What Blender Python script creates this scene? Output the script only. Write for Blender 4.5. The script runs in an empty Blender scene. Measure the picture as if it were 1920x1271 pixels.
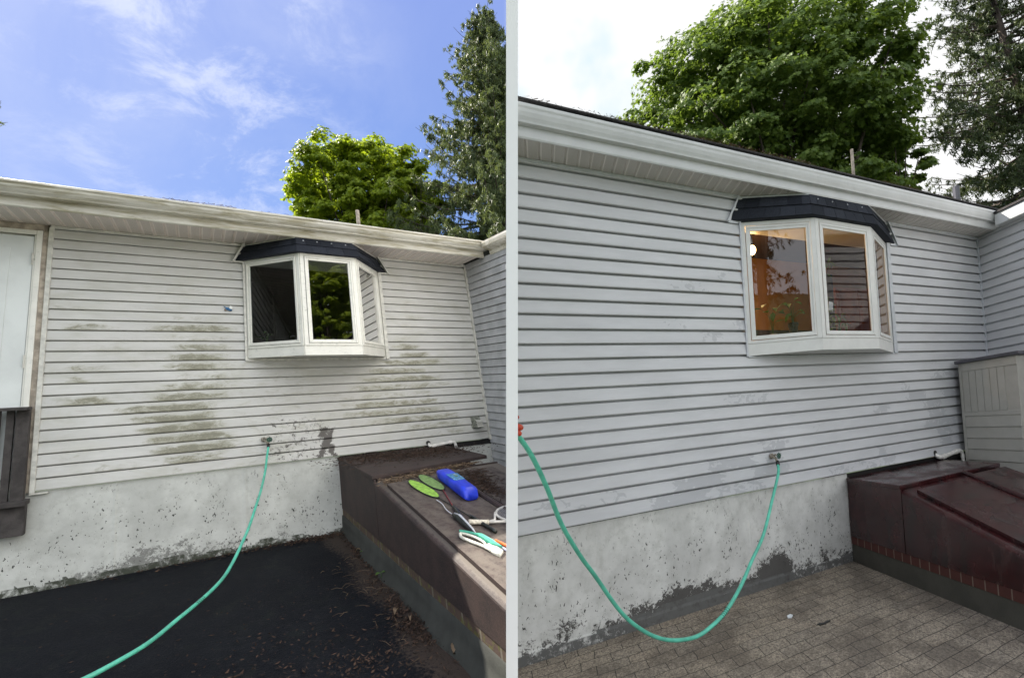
import bpy, bmesh, math, random
import numpy as np
from mathutils import Vector, Matrix
random.seed(4); rng = np.random.default_rng(7)
sc = bpy.context.scene
COL = sc.collection
# ------------------------------------------------------------------ camera
CAMZ = 1.6
camR = Vector((0.99511, 0.01577, -0.09748)); camU = Vector((0.09875, -0.15889, 0.98235)); camF = Vector((0.0, 0.98717, 0.15967))
cam_d = bpy.data.cameras.new('camera'); cam = bpy.data.objects.new('camera', cam_d); COL.objects.link(cam)
cam_d.sensor_width = 36; cam_d.lens = 18.0; cam_d.clip_end = 2000; cam_d.clip_start = .05
cam.matrix_world = Matrix(((camR.x, camU.x, -camF.x, 0), (camR.y, camU.y, -camF.y, 0), (camR.z, camU.z, -camF.z, CAMZ), (0, 0, 0, 1)))
sc.camera = cam
# ------------------------------------------------------------------ two yards: each has its own house frame (x along wall, y out of wall, z up the wall)
def V3(*a): return np.array(a, float)
FL = dict(O=V3(-2.87854, 5.46479, 0.93614+CAMZ), X=V3(0.82776, 0.56108, 0.00031), Y=V3(0.52441, -0.84394, -0.11295), Z=V3(-0.0678, 0.09948, 0.99273))
FR = dict(O=V3(1.97938, 4.35682, 0.35385+CAMZ), X=V3(0.89241, 0.45096, -0.01576), Y=V3(-0.03511, -0.99905, 0.02575), Z=V3(0.0678, -0.09948, 0.99273))
FW = dict(O=V3(0, 0, 0), X=V3(1, 0, 0), Y=V3(0, 1, 0), Z=V3(0, 0, 1))
def T(F, P):
    P = np.asarray(P, float)
    return F['O'] + P[..., 0:1]*F['X'] + P[..., 1:2]*F['Y'] + P[..., 2:3]*F['Z']
PT = 0.0424      # thickness of the dividing panel
# ------------------------------------------------------------------ sun and sky
SUN = FL['X']*.35 + FL['Y']*.727 - FL['Z']; SUN = Vector(SUN/np.linalg.norm(SUN))
sl_ = bpy.data.lights.new('sun', 'SUN'); sl_.energy = 5.0; sl_.angle = math.radians(.5); sl_.color = (1, .93, .82)
so = bpy.data.objects.new('sun', sl_); COL.objects.link(so); so.rotation_euler = (-SUN).to_track_quat('Z', 'Y').to_euler()
w = bpy.data.worlds.new('World'); sc.world = w; w.use_nodes = True
nt = w.node_tree; nt.nodes.clear()
class NT:
    def __init__(s, nt): s.nt = nt
    def n(s, t, **k):
        o = s.nt.nodes.new(t)
        for a, b in k.items(): setattr(o, a, b)
        return o
    def put(s, node, key, val):
        if val is None: return
        i = node.inputs[key]
        if isinstance(val, bpy.types.NodeSocket): s.nt.links.new(val, i)
        else: i.default_value = val
    def math(s, op, a, b=None, c=None, clamp=False):
        o = s.n('ShaderNodeMath', operation=op, use_clamp=clamp)
        s.put(o, 0, a); s.put(o, 1, b); s.put(o, 2, c); return o.outputs[0]
    def ramp(s, v, a, b, lo=0., hi=1.):
        o = s.n('ShaderNodeMapRange', interpolation_type='SMOOTHSTEP')
        s.put(o, 0, v); s.put(o, 1, a); s.put(o, 2, b); s.put(o, 3, lo); s.put(o, 4, hi); return o.outputs[0]
    def noise(s, vec, scale, det=4, rough=.55, dist=0., stretch=None):
        if stretch:
            m = s.n('ShaderNodeVectorMath', operation='MULTIPLY'); s.put(m, 0, vec); m.inputs[1].default_value = stretch; vec = m.outputs[0]
        o = s.n('ShaderNodeTexNoise'); s.put(o, 'Vector', vec); s.put(o, 'Scale', scale); s.put(o, 'Detail', det); s.put(o, 'Roughness', rough); s.put(o, 'Distortion', dist)
        return o.outputs[0]
    def voro(s, vec, scale, feat='F1', out=0):
        o = s.n('ShaderNodeTexVoronoi', feature=feat); s.put(o, 'Vector', vec); s.put(o, 'Scale', scale); return o.outputs[out]
    def mix(s, f, a, b, mode='MIX'):
        o = s.n('ShaderNodeMix', data_type='RGBA', blend_type=mode); s.put(o, 0, f); s.put(o, 6, a if not isinstance(a, tuple) else (*a, 1)[:4]); s.put(o, 7, b if not isinstance(b, tuple) else (*b, 1)[:4]); return o.outputs[2]
    def dot(s, a, v):
        o = s.n('ShaderNodeVectorMath', operation='DOT_PRODUCT'); s.put(o, 0, a); o.inputs[1].default_value = v; return o.outputs['Value']
    def attr(s, name, out='Fac'):
        o = s.n('ShaderNodeAttribute', attribute_name=name); return o.outputs[out]
    def bump(s, h, st=.3, dist=.01, nrm=None):
        o = s.n('ShaderNodeBump'); s.put(o, 'Strength', st); s.put(o, 'Distance', dist); s.put(o, 'Height', h)
        if nrm is not None: s.put(o, 'Normal', nrm)
        return o.outputs[0]
N = NT(nt)
sky = N.n('ShaderNodeTexSky', sky_type='NISHITA', sun_disc=False)
sky.sun_elevation = math.asin(-SUN.z); sky.sun_rotation = math.atan2(-SUN.x, -SUN.y); sky.altitude = 200; sky.air_density = 1.2; sky.dust_density = .6; sky.ozone_density = 2.5
d = N.n('ShaderNodeTexCoord').outputs['Generated']
side = N.dot(d, camR)
up_ = N.dot(d, camU)
blue = N.mix(.65, sky.outputs[0], (.88, 1.7, 4.5))
blue = N.mix(N.ramp(up_, .1, .75, 0, .6), blue, (1.9, 2.35, 5.1))
blue = N.mix(N.ramp(side, -.25, -.8, 0, .55), blue, (2.5, 3.1, 5.5))
# thin cirrus, densest in a band left of the dividing panel
c1 = N.noise(d, 3.2, 6, .6, .6, (1.0, 1.2, .8)); dd = N.n('ShaderNodeVectorMath', operation='ADD'); N.put(dd, 0, d); dd.inputs[1].default_value = (5.3, 2.1, 7.7)
c2 = N.noise(dd.outputs[0], 9, 7, .66, .35, (.75, 1.0, 1.5))
band = N.math('MULTIPLY', N.ramp(side, -.66, -.50), N.ramp(side, -.36, -.52, 0, 1))
band = N.math('ADD', N.math('MULTIPLY', N.ramp(side, -.75, -.5), N.ramp(side, -.16, -.45)), 0, clamp=True)
veil = N.math('MULTIPLY', N.ramp(c1, .30, .75), N.math('MULTIPLY_ADD', N.ramp(up_, .1, .5), .50, .08))
veil = N.math('MULTIPLY', veil, N.ramp(side, -.10, -.40, .12, 1))
wisp = N.math('MULTIPLY', N.ramp(c2, .47, .70), N.math('MULTIPLY', band, .7))
cir = N.math('ADD', N.math('MULTIPLY', veil, .75), wisp, clamp=True)
blue = N.mix(cir, blue, (4.4, 4.8, 6.1))
rear = N.ramp(N.dot(d, camF), .05, -.35)
blue = N.mix(N.math('MULTIPLY', rear, .88), blue, (9.3, 9.7, 10.2))
oc = N.ramp(N.noise(d, 1.6, 4, .5), .38, .62)
over = N.mix(oc, (5.3, 5.6, 5.75), (5.9, 5.9, 5.95))
over = N.mix(N.math('MULTIPLY', N.ramp(N.noise(d, 2.6, 5, .55), .5, .62), N.ramp(side, .35, .1)), over, (4.3, 5.2, 5.6))
over = N.mix(N.math('MULTIPLY', rear, .9), over, (9.5, 9.9, 10.6))
col = N.mix(N.ramp(side, -.016, .016), blue, over)
bg = N.n('ShaderNodeBackground'); N.put(bg, 'Color', col); bg.inputs['Strength'].default_value = .075
wo = N.n('ShaderNodeOutputWorld'); nt.links.new(bg.outputs[0], wo.inputs[0])
sc.view_settings.view_transform = 'Standard'; sc.view_settings.look = 'None'; sc.view_settings.exposure = 1.24; sc.view_settings.gamma = 1
# ------------------------------------------------------------------ materials
MAT = {}
def mat(name, fn=None, col=(.5, .5, .5), rough=.6, **kw):
    if name in MAT: return MAT[name]
    m = bpy.data.materials.new(name); m.use_nodes = True; nt = m.node_tree
    b = nt.nodes['Principled BSDF']; N = NT(nt)
    b.inputs['Base Color'].default_value = (*col, 1); b.inputs['Roughness'].default_value = rough
    for k, v in kw.items(): b.inputs[k.replace('_', ' ')].default_value = v
    if fn: fn(N, b, N.attr('fc', 'Vector'))
    MAT[name] = m; return m
def simple(c, var=.12, sc_=30, rough=.6, bump=.15, bs=150, bd=.002, spec=.5):
    def f(N, b, p):
        n = N.noise(p, sc_, 5)
        dk = tuple(x*(1-2*var) for x in c); lt = tuple(min(1, x*(1+var)) for x in c)
        N.put(b, 'Base Color', N.mix(N.ramp(n, .3, .7), dk, lt)); N.put(b, 'Roughness', rough)
        N.put(b, 'Normal', N.bump(N.noise(p, bs, 3), bump, bd)); N.put(b, 'Specular IOR Level', spec)
    return f
def vinyl(dirty):
    def f(N, b, p):
        base = (.60, .595, .565) if dirty else (.60, .605, .62)
        lo = tuple(x*.88 for x in base)
        cl = N.mix(N.ramp(N.noise(p, 2.2, 4, .6, 0, (.6, 1, 3)), .3, .7), lo, base)
        grain = N.noise(p, 60, 4, .7, 0, (.12, 1, 2.0))
        cl = N.mix(N.math('MULTIPLY', N.ramp(grain, .35, .7), .10), cl, tuple(x*.7 for x in base))
        st = N.attr('stain'); dt = N.attr('dirt')
        if dirty:
            film = N.ramp(N.noise(p, 3.5, 5, .65, .4, (.7, 1, 1.4)), .42, .75)
            cl = N.mix(N.math('MULTIPLY', film, .38), cl, (.37, .37, .28))
            n1 = N.noise(p, 110, 6, .8, .6, (.45, 1, .9)); n2 = N.noise(p, 11, 5, .7, .8, (.6, 1, 1.6))
            soft = N.ramp(N.math('ADD', N.math('MULTIPLY', n2, .9), N.math('MULTIPLY_ADD', st, .45, -.60)), -.04, .28)
            cl = N.mix(N.math('MULTIPLY', N.math('MULTIPLY', soft, N.ramp(st, .0, .5)), .78), cl, (.29, .28, .19))
            k = N.math('ADD', N.math('MULTIPLY_ADD', n1, 1.0, N.math('MULTIPLY', n2, .8)), N.math('MULTIPLY_ADD', st, .38, -1.17))
            k = N.math('MULTIPLY', N.ramp(k, -.05, .16), N.ramp(st, .05, .55))
            cl = N.mix(N.math('MULTIPLY', k, .55), cl, (.12, .115, .08))
            v = N.noise(p, 55, 7, .85, 3.0, (1, 1, .6)); v2 = N.noise(p, 13, 4, .7, 1.5)
            kk = N.math('ADD', N.math('ADD', N.math('MULTIPLY', v, .8), v2), N.math('MULTIPLY_ADD', dt, .60, -1.30))
            kk = N.math('MULTIPLY', N.math('MULTIPLY', N.ramp(kk, 0, .06), N.ramp(dt, .05, .25)), .85)
            cl = N.mix(kk, cl, (.035, .025, .02))
        else:
            n2 = N.noise(p, 15, 4, .55, 1.2, (.7, 1, 1.1))
            k = N.math('ADD', n2, N.math('MULTIPLY_ADD', st, .35, -.66))
            k = N.math('MULTIPLY', N.ramp(k, 0, .015), N.ramp(st, .02, .2))
            cl = N.mix(N.math('MULTIPLY', k, .45), cl, (.33, .34, .36))
            n3 = N.noise(p, 130, 3, .6, 2, (.35, 1, 1)); 
            cl = N.mix(N.math('MULTIPLY', N.ramp(n3, .76, .8), .45), cl, (.3, .3, .3))
            cl = N.mix(N.math('MULTIPLY', dt, .8), cl, (.10, .10, .11))
        N.put(b, 'Base Color', cl); N.put(b, 'Roughness', .5 if dirty else .42); N.put(b, 'Specular IOR Level', .35)
        N.put(b, 'Normal', N.bump(grain, .18, .0015))
    return f
def concrete(right):
    def f(N, b, p):
        base = (.70, .70, .67) if right else (.60, .61, .57)
        cl = N.mix(N.ramp(N.noise(p, 3, 6, .6), .3, .72), tuple(x*.78 for x in base), base)
        cl = N.mix(N.math('MULTIPLY', N.ramp(N.noise(p, 9, 6, .75), .42, .70), .45), cl, (.36, .365, .33))
        pe = N.attr('stain'); gr = N.attr('dirt')
        pn = N.noise(p, 34, 8, .8, .7, (.8, 1, 1)); pm = N.noise(p, 5, 3, .5)
        k = N.math('ADD', N.math('MULTIPLY_ADD', pm, .45, pn), N.math('MULTIPLY_ADD', pe, .40, -.97 if not right else -.935))
        k = N.math('MULTIPLY', N.ramp(k, 0, .03), N.ramp(pe, .02, .12))
        cl = N.mix(N.math('MULTIPLY', k, .93), cl, (.05, .046, .042) if right else (.20, .20, .185))
        pit = N.noise(p, 62, 3, .5, .6, (1, 1, .6)); area = N.noise(p, 4.5, 3, .5)
        pk = N.math('MULTIPLY', N.ramp(N.math('ADD', pit, N.math('MULTIPLY', area, .35)), .835, .85), N.ramp(gr, .1, .5))
        cl = N.mix(pk, cl, (.05, .05, .045))
        low = N.ramp(gr, .86, 1.0)
        g2 = N.math('MULTIPLY', low, N.ramp(N.noise(p, 15, 6, .7), .32, .55))
        cl = N.mix(g2, cl, (.045, .05, .035) if not right else (.12, .12, .115))
        cl = N.mix(N.ramp(pe, 1.2, 1.9), cl, (.008, .007, .007))  # near-black band over the hatch lid: painted gap shadow and grime
        N.put(b, 'Base Color', cl); N.put(b, 'Roughness', .82)
        h = N.math('SUBTRACT', N.math('MULTIPLY', N.noise(p, 140, 5, .6), .5), N.math('ADD', pk, N.math('MULTIPLY', k, .3)))
        N.put(b, 'Normal', N.bump(h, .5, .004))
    return f
def wetground(N, b, p):
    cl = N.mix(N.ramp(N.noise(p, 3.0, 6, .65), .35, .7), (.0012, .002, .0045), (.0045, .006, .009))
    cl = N.mix(N.math('MULTIPLY', N.ramp(N.noise(p, 18, 8, .8, .5), .53, .70), .5), cl, (.028, .027, .027))
    cl = N.mix(N.math('MULTIPLY', N.ramp(N.noise(p, 4, 7, .75, .8), .52, .66), .5), cl, (.010, .014, .011))
    cl = N.mix(N.ramp(N.noise(p, 170, 2, .5), .80, .82), cl, (.35, .35, .34))
    st = N.attr('stain')
    k = N.math('MULTIPLY', N.ramp(N.math('ADD', N.noise(p, 40, 6, .75), N.math('MULTIPLY', st, .5)), .72, .9), .8)
    cl = N.mix(k, cl, (.06, .045, .035))
    N.put(b, 'Base Color', cl); N.put(b, 'Roughness', .75); N.put(b, 'Specular IOR Level', .18)
    N.put(b, 'Normal', N.bump(N.noise(p, 55, 6, .7), .6, .012))
def pavers(N, b, p):
    pr = N.n('ShaderNodeVectorRotate', rotation_type='Z_AXIS'); N.put(pr, 'Vector', p); pr.inputs['Angle'].default_value = math.radians(0)
    dn = N.n('ShaderNodeTexNoise'); N.put(dn, 'Vector', p); dn.inputs['Scale'].default_value = 3.0
    dm = N.n('ShaderNodeVectorMath', operation='MULTIPLY_ADD'); N.put(dm, 0, dn.outputs[1]); dm.inputs[1].default_value = (.09, .055, 0); N.put(dm, 2, pr.outputs[0])
    br = N.n('ShaderNodeTexBrick', offset=.5); N.put(br, 'Vector', dm.outputs[0]); br.inputs['Scale'].default_value = 1.0
    br.inputs['Brick Width'].default_value = .235; br.inputs['Row Height'].default_value = .118; br.inputs['Mortar Size'].default_value = .0035; br.inputs['Mortar Smooth'].default_value = .6
    br.inputs['Color1'].default_value = (.94, .94, .94, 1); br.inputs['Color2'].default_value = (1.05, 1.03, 1.0, 1)
    c = N.mix(N.ramp(N.noise(p, 55, 8, .9), .40, .62), (.10, .083, .066), (.43, .365, .285))
    c = N.mix(N.ramp(N.noise(p, 95, 3, .6), .60, .68), c, (.42, .38, .31))
    c = N.mix(N.ramp(N.noise(p, 80, 3, .6, 0, (1, 1.4, 1)), .36, .28), c, (.02, .018, .016))
    c = N.mix(N.math('MULTIPLY', N.ramp(N.noise(p, 2.4, 5, .65), .42, .62), .6), c, (.085, .068, .053))
    c = N.mix(1.0, c, br.outputs['Color'], 'MULTIPLY')
    fade = N.ramp(N.noise(p, 1.5, 4, .6), .40, .66, .1, .85)
    mk = N.math('MULTIPLY', br.outputs['Fac'], fade)
    c = N.mix(mk, c, (.040, .034, .028))
    N.put(b, 'Base Color', c); N.put(b, 'Roughness', .85)
    h = N.math('SUBTRACT', N.math('MULTIPLY', N.noise(p, 170, 5, .7), .6), mk)
    N.put(b, 'Normal', N.bump(h, .55, .005))
def rust(dirty):
    def f(N, b, p):
        n = N.noise(p, 7, 6, .65); g = N.noise(p, 160, 4, .8)
        if dirty:
            c = N.mix(N.ramp(n, .3, .7), (.015, .0095, .0095), (.036, .021, .018))
            c = N.mix(N.math('MULTIPLY', N.ramp(g, .45, .7), .5), c, (.12, .078, .062))
            t = N.attr('stain')
            k = N.math('MULTIPLY', N.ramp(N.math('ADD', N.noise(p, 30, 6, .75), N.math('MULTIPLY', t, .5)), .55, .85), t)
            c = N.mix(k, c, (.13, .11, .09))
            N.put(b, 'Roughness', .7)
        else:
            c = N.mix(N.ramp(n, .3, .7), (.020, .004, .005), (.046, .0085, .0095))
            st = N.noise(p, 5, 4, .6, .3, (2.0, 2.0, .35))
            c = N.mix(N.math('MULTIPLY', N.ramp(st, .55, .66), .5), c, (.06, .030, .028))
            c = N.mix(N.math('MULTIPLY', N.ramp(N.noise(p, 4, 4, .5, .2, (2, 2, .5)), .55, .62), .75), c, (.018, .010, .010))
            c = N.mix(N.ramp(N.noise(p, 120, 2, .5), .79, .81), c, (.4, .38, .36))
            N.put(b, 'Roughness', N.ramp(N.noise(p, 3, 3), .35, .65, .12, .42))
        N.put(b, 'Base Color', c); N.put(b, 'Normal', N.bump(g, .25, .0025))
    return f
def brickm(dark):
    def f(N, b, p):
        sv = N.n('ShaderNodeSeparateXYZ'); N.put(sv, 0, p)
        yy = N.math('DIVIDE', sv.outputs['Y'], .098 if not dark else .23)
        fr = N.math('FRACT', yy); mt = N.ramp(N.math('ABSOLUTE', N.math('SUBTRACT', fr, .5)), .44, .47)
        r1, r2, mo = ((.045, .012, .009), (.085, .022, .016), (.16, .115, .09)) if not dark else ((.045, .03, .022), (.10, .06, .045), (.14, .12, .09))
        c = N.mix(N.noise(p, 25, 5, .7), r1, r2); c = N.mix(mt, c, mo)
        if dark: c = N.mix(N.math('MULTIPLY', N.ramp(N.noise(p, 18, 5, .7), .5, .62), .8), c, (.10, .10, .02))
        N.put(b, 'Base Color', c); N.put(b, 'Roughness', .85); N.put(b, 'Normal', N.bump(N.math('SUBTRACT', N.noise(p, 90, 4), mt), .4, .004))
    return f
def shingle(N, b, p):
    t = N.attr('tone')
    c = N.mix(N.ramp(N.noise(p, 260, 3, .8), .35, .7), (.008, .010, .015), (.065, .072, .092))
    c = N.mix(N.math('MULTIPLY', t, .8), c, (.010, .012, .017))
    N.put(b, 'Base Color', c); N.put(b, 'Roughness', .92); N.put(b, 'Specular IOR Level', .15); N.put(b, 'Normal', N.bump(N.noise(p, 240, 3, .8), .5, .004))
def gutterm(dirty):
    def f(N, b, p):
        base = (.66, .64, .57) if dirty else (.60, .61, .61)
        c = N.mix(N.ramp(N.noise(p, 4, 4, .6), .3, .7), tuple(x*.9 for x in base), base)
        if dirty:
            k = N.noise(p, 7, 6, .72, .5, (.35, 1, 3.)); c = N.mix(N.math('MULTIPLY', N.ramp(k, .42, .66), .8), c, (.31, .275, .165))
            v = N.noise(p, 8, 5, .7, .3, (2.2, 1, .2)); c = N.mix(N.math('MULTIPLY', N.ramp(v, .66, .74), .75), c, (.07, .06, .045))
        else:
            c = N.mix(N.ramp(N.noise(p, 60, 3), .76, .79), c, (.2, .2, .2))
        N.put(b, 'Base Color', c); N.put(b, 'Roughness', .38)
    return f
def soffitm(right):
    def f(N, b, p):
        sv = N.n('ShaderNodeSeparateXYZ'); N.put(sv, 0, p)
        base = (.84, .76, .70) if not right else (.66, .63, .60)
        hx = N.math('SINE', N.math('MULTIPLY', sv.outputs['X'], 2*math.pi/.0088)); hy = N.math('SINE', N.math('MULTIPLY', sv.outputs['Y'], 2*math.pi/(.011 if not right else .007)))
        hole = N.ramp(N.math('MULTIPLY', hx, hy), .35, .65)
        pan = N.math('FRACT', N.math('DIVIDE', sv.outputs['X'], .1035)); inp = N.ramp(N.math('ABSOLUTE', N.math('SUBTRACT', pan, .45)), .36, .34)
        c = N.mix(N.math('MULTIPLY', inp, N.math('MULTIPLY_ADD', hole, .45, .22)), base, (.10, .085, .07))
        N.put(b, 'Base Color', c); N.put(b, 'Roughness', .5)
    return f
def barkm(N, b, p):
    n = N.noise(p, 5, 6, .7, .5, (1, 1, .3)); N.put(b, 'Base Color', N.mix(N.ramp(n, .35, .7), (.035, .026, .02), (.14, .11, .09))); N.put(b, 'Roughness', .9)
    N.put(b, 'Normal', N.bump(n, .6, .03))
def leafm(name, c1, c2, tr=.35, rough=.5):
    if name in MAT: return MAT[name]
    m = bpy.data.materials.new(name); m.use_nodes = True; nt = m.node_tree; N = NT(nt); b = nt.nodes['Principled BSDF']
    t = N.attr('tone'); c = N.mix(t, c1, c2)
    N.put(b, 'Base Color', c); b.inputs['Roughness'].default_value = rough; b.inputs['Specular IOR Level'].default_value = .3
    tl = N.n('ShaderNodeBsdfTranslucent'); N.put(tl, 0, N.mix(.5, c, (c2[0]*1.5, c2[1]*1.5, c2[2]*.6)))
    mx = N.n('ShaderNodeMixShader'); mx.inputs[0].default_value = tr; nt.links.new(b.outputs[0], mx.inputs[1]); nt.links.new(tl.outputs[0], mx.inputs[2])
    nt.links.new(mx.outputs[0], nt.nodes['Material Output'].inputs[0]); MAT[name] = m; return m
def glassm(name, ior, tint):
    m = bpy.data.materials.new(name); m.use_nodes = True; nt = m.node_tree; nt.nodes.clear(); N = NT(nt)
    fr = N.n('ShaderNodeFresnel'); fr.inputs[0].default_value = ior
    tr = N.n('ShaderNodeBsdfTransparent'); tr.inputs[0].default_value = (*tint, 1); gl = N.n('ShaderNodeBsdfGlossy'); gl.inputs['Roughness'].default_value = 0.0
    n = N.noise(N.attr('fc', 'Vector'), 1.6, 1); N.put(gl, 'Normal', N.bump(n, .12, .02))
    mx = N.n('ShaderNodeMixShader'); N.put(mx, 0, fr.outputs[0]); nt.links.new(tr.outputs[0], mx.inputs[1]); nt.links.new(gl.outputs[0], mx.inputs[2])
    o = N.n('ShaderNodeOutputMaterial'); nt.links.new(mx.outputs[0], o.inputs[0]); MAT[name] = m; return m
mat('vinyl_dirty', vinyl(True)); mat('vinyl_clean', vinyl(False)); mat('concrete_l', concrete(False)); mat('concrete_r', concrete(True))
mat('ground_l', wetground); mat('pavers', pavers); mat('rust_l', rust(True)); mat('rust_r', rust(False)); mat('brick_l', brickm(True)); mat('brick_r', brickm(False))
mat('shingle', shingle); mat('gutter_l', gutterm(True)); mat('gutter_r', gutterm(False)); mat('soffit_l', soffitm(False)); mat('soffit_r', soffitm(True))
mat('bark', barkm)
def framepaint(dirty):
    def f(N, b, p):
        base = (.78, .77, .70) if dirty else (.70, .70, .68)
        c = N.mix(N.ramp(N.noise(p, 6, 4, .6), .3, .7), tuple(x*.9 for x in base), base)
        if dirty:
            k = N.noise(p, 30, 6, .75, .5, (.6, .6, 1)); c = N.mix(N.math('MULTIPLY', N.ramp(k, .56, .7), .5), c, (.30, .31, .26))
        N.put(b, 'Base Color', c); N.put(b, 'Roughness', .4)
    return f
mat('frame_l', framepaint(True)); mat('frame_r', framepaint(False))
mat('trim_l', simple((.60, .59, .53), .1, 20, .45)); mat('trim_r', simple((.53, .55, .58), .05, 20, .45))
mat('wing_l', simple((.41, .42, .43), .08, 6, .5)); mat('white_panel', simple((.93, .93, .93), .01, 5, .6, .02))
mat('roofing', simple((.05, .045, .045), .3, 60, .95, .5, 90, .01)); mat('dark_room', simple((.05, .045, .04), .2, 3, .9))
mat('door_l', simple((.66, .69, .67), .05, 3, .45)); mat('wood_old', simple((.06, .053, .050), .2, 12, .9, .4, 80, .004)); mat('wood_tan', simple((.42, .36, .29), .2, 15, .8))
mat('pvc', simple((.78, .76, .71), .1, 25, .4)); mat('grey_plastic', simple((.42, .41, .375), .03, 10, .5, .05)); mat('lid_plastic', simple((.075, .075, .09), .1, 10, .5))
mat('hose', simple((.10, .50, .36), .12, 14, .38, .1, 60, .002)); mat('black_rubber', simple((.012, .012, .012), .1, 30, .5)); mat('brass', simple((.34, .30, .24), .3, 60, .4)); mat('green_metal', simple((.012, .075, .045), .2, 60, .4))
mat('blue_plastic', simple((.015, .045, .62), .12, 9, .35, .05)); mat('label_white', simple((.62, .72, .68), .2, 60, .5)); mat('label_green', simple((.10, .30, .07), .4, 60, .5)); mat('label_blue', simple((.05, .22, .45), .3, 60, .5))
mat('string_green', simple((.27, .48, .07), .15, 30, .6)); mat('string_dull', simple((.17, .28, .09), .15, 30, .6)); mat('string_grey', simple((.35, .35, .36), .1, 30, .5)); mat('black_frame', simple((.012, .016, .014), .2, 30, .35)); mat('red_shaft', simple((.22, .02, .02), .2, 30, .35))
mat('silver', simple((.50, .52, .56), .1, 30, .3), ); mat('grip', simple((.60, .56, .47), .2, 60, .8)); mat('teal_plastic', simple((.06, .34, .24), .1, 30, .45)); mat('cream_plastic', simple((.62, .61, .53), .15, 40, .5))
mat('yellow_plastic', simple((.75, .50, .05), .1, 30, .4)); mat('orange_plastic', simple((.75, .13, .02), .1, 30, .4)); mat('lilac_plastic', simple((.42, .45, .62), .1, 30, .4)); mat('glove', simple((.50, .055, .02), .2, 40, .45, .2, 90, .002))
mat('vent_metal', simple((.22, .23, .19), .25, 30, .6)); mat('ornament_blue', simple((.03, .16, .36), .4, 90, .5)); mat('ornament_white', simple((.8, .82, .78), .05, 60, .5)); mat('ornament_tan', simple((.3, .22, .16), .3, 90, .5))
mat('concrete_base', simple((.060, .057, .046), .10, 6, .9, .4, 90, .006)); mat('concrete_dark', simple((.045, .05, .045), .5, 14, .9, .5, 90, .006))
mat('kerb_dark', simple((.036, .038, .032), .15, 6, .9, .3, 90, .004)); mat('lawn', simple((.03, .055, .015), .4, 3, .95)); mat('cream_wall', simple((.46, .20, .04), .08, 4, .8)); mat('cabinet', simple((.55, .14, .025), .12, 5, .5)); mat('ceiling_dark', simple((.06, .03, .015), .1, 4, .8))
mat('pot_white', simple((.6, .58, .53), .1, 40, .5)); mat('pot_dark', simple((.03, .035, .05), .5, 60, .4)); mat('chip_white', simple((.75, .78, .8), .05, 40, .6)); mat('cardstock', simple((.45, .55, .7), .1, 40, .6))
glassm('glass_m', 2.5, (.8, .84, .84)); glassm('glass_l', 1.9, (.82, .84, .84)); glassm('glass_r', 1.7, (.86, .86, .84)); glassm('glass_dim', 1.2, (.55, .6, .6)); glassm('glass_c', 1.33, (.9, .9, .88))
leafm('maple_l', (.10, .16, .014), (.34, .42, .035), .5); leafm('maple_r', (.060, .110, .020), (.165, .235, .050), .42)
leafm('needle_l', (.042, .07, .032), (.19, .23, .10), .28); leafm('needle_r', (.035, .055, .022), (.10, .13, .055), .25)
leafm('shrub_leaf', (.03, .09, .02), (.10, .2, .04), .3); leafm('litter', (.02, .013, .010), (.095, .058, .040), .1, .9); leafm('tanlitter', (.07, .045, .03), (.30, .22, .14), .1, .9)
def bulbm():
    m = bpy.data.materials.new('bulb_glow'); m.use_nodes = True; b = m.node_tree.nodes['Principled BSDF']
    b.inputs['Emission Color'].default_value = (1, .62, .22, 1); b.inputs['Emission Strength'].default_value = 14; MAT['bulb'] = m
bulbm()
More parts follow.
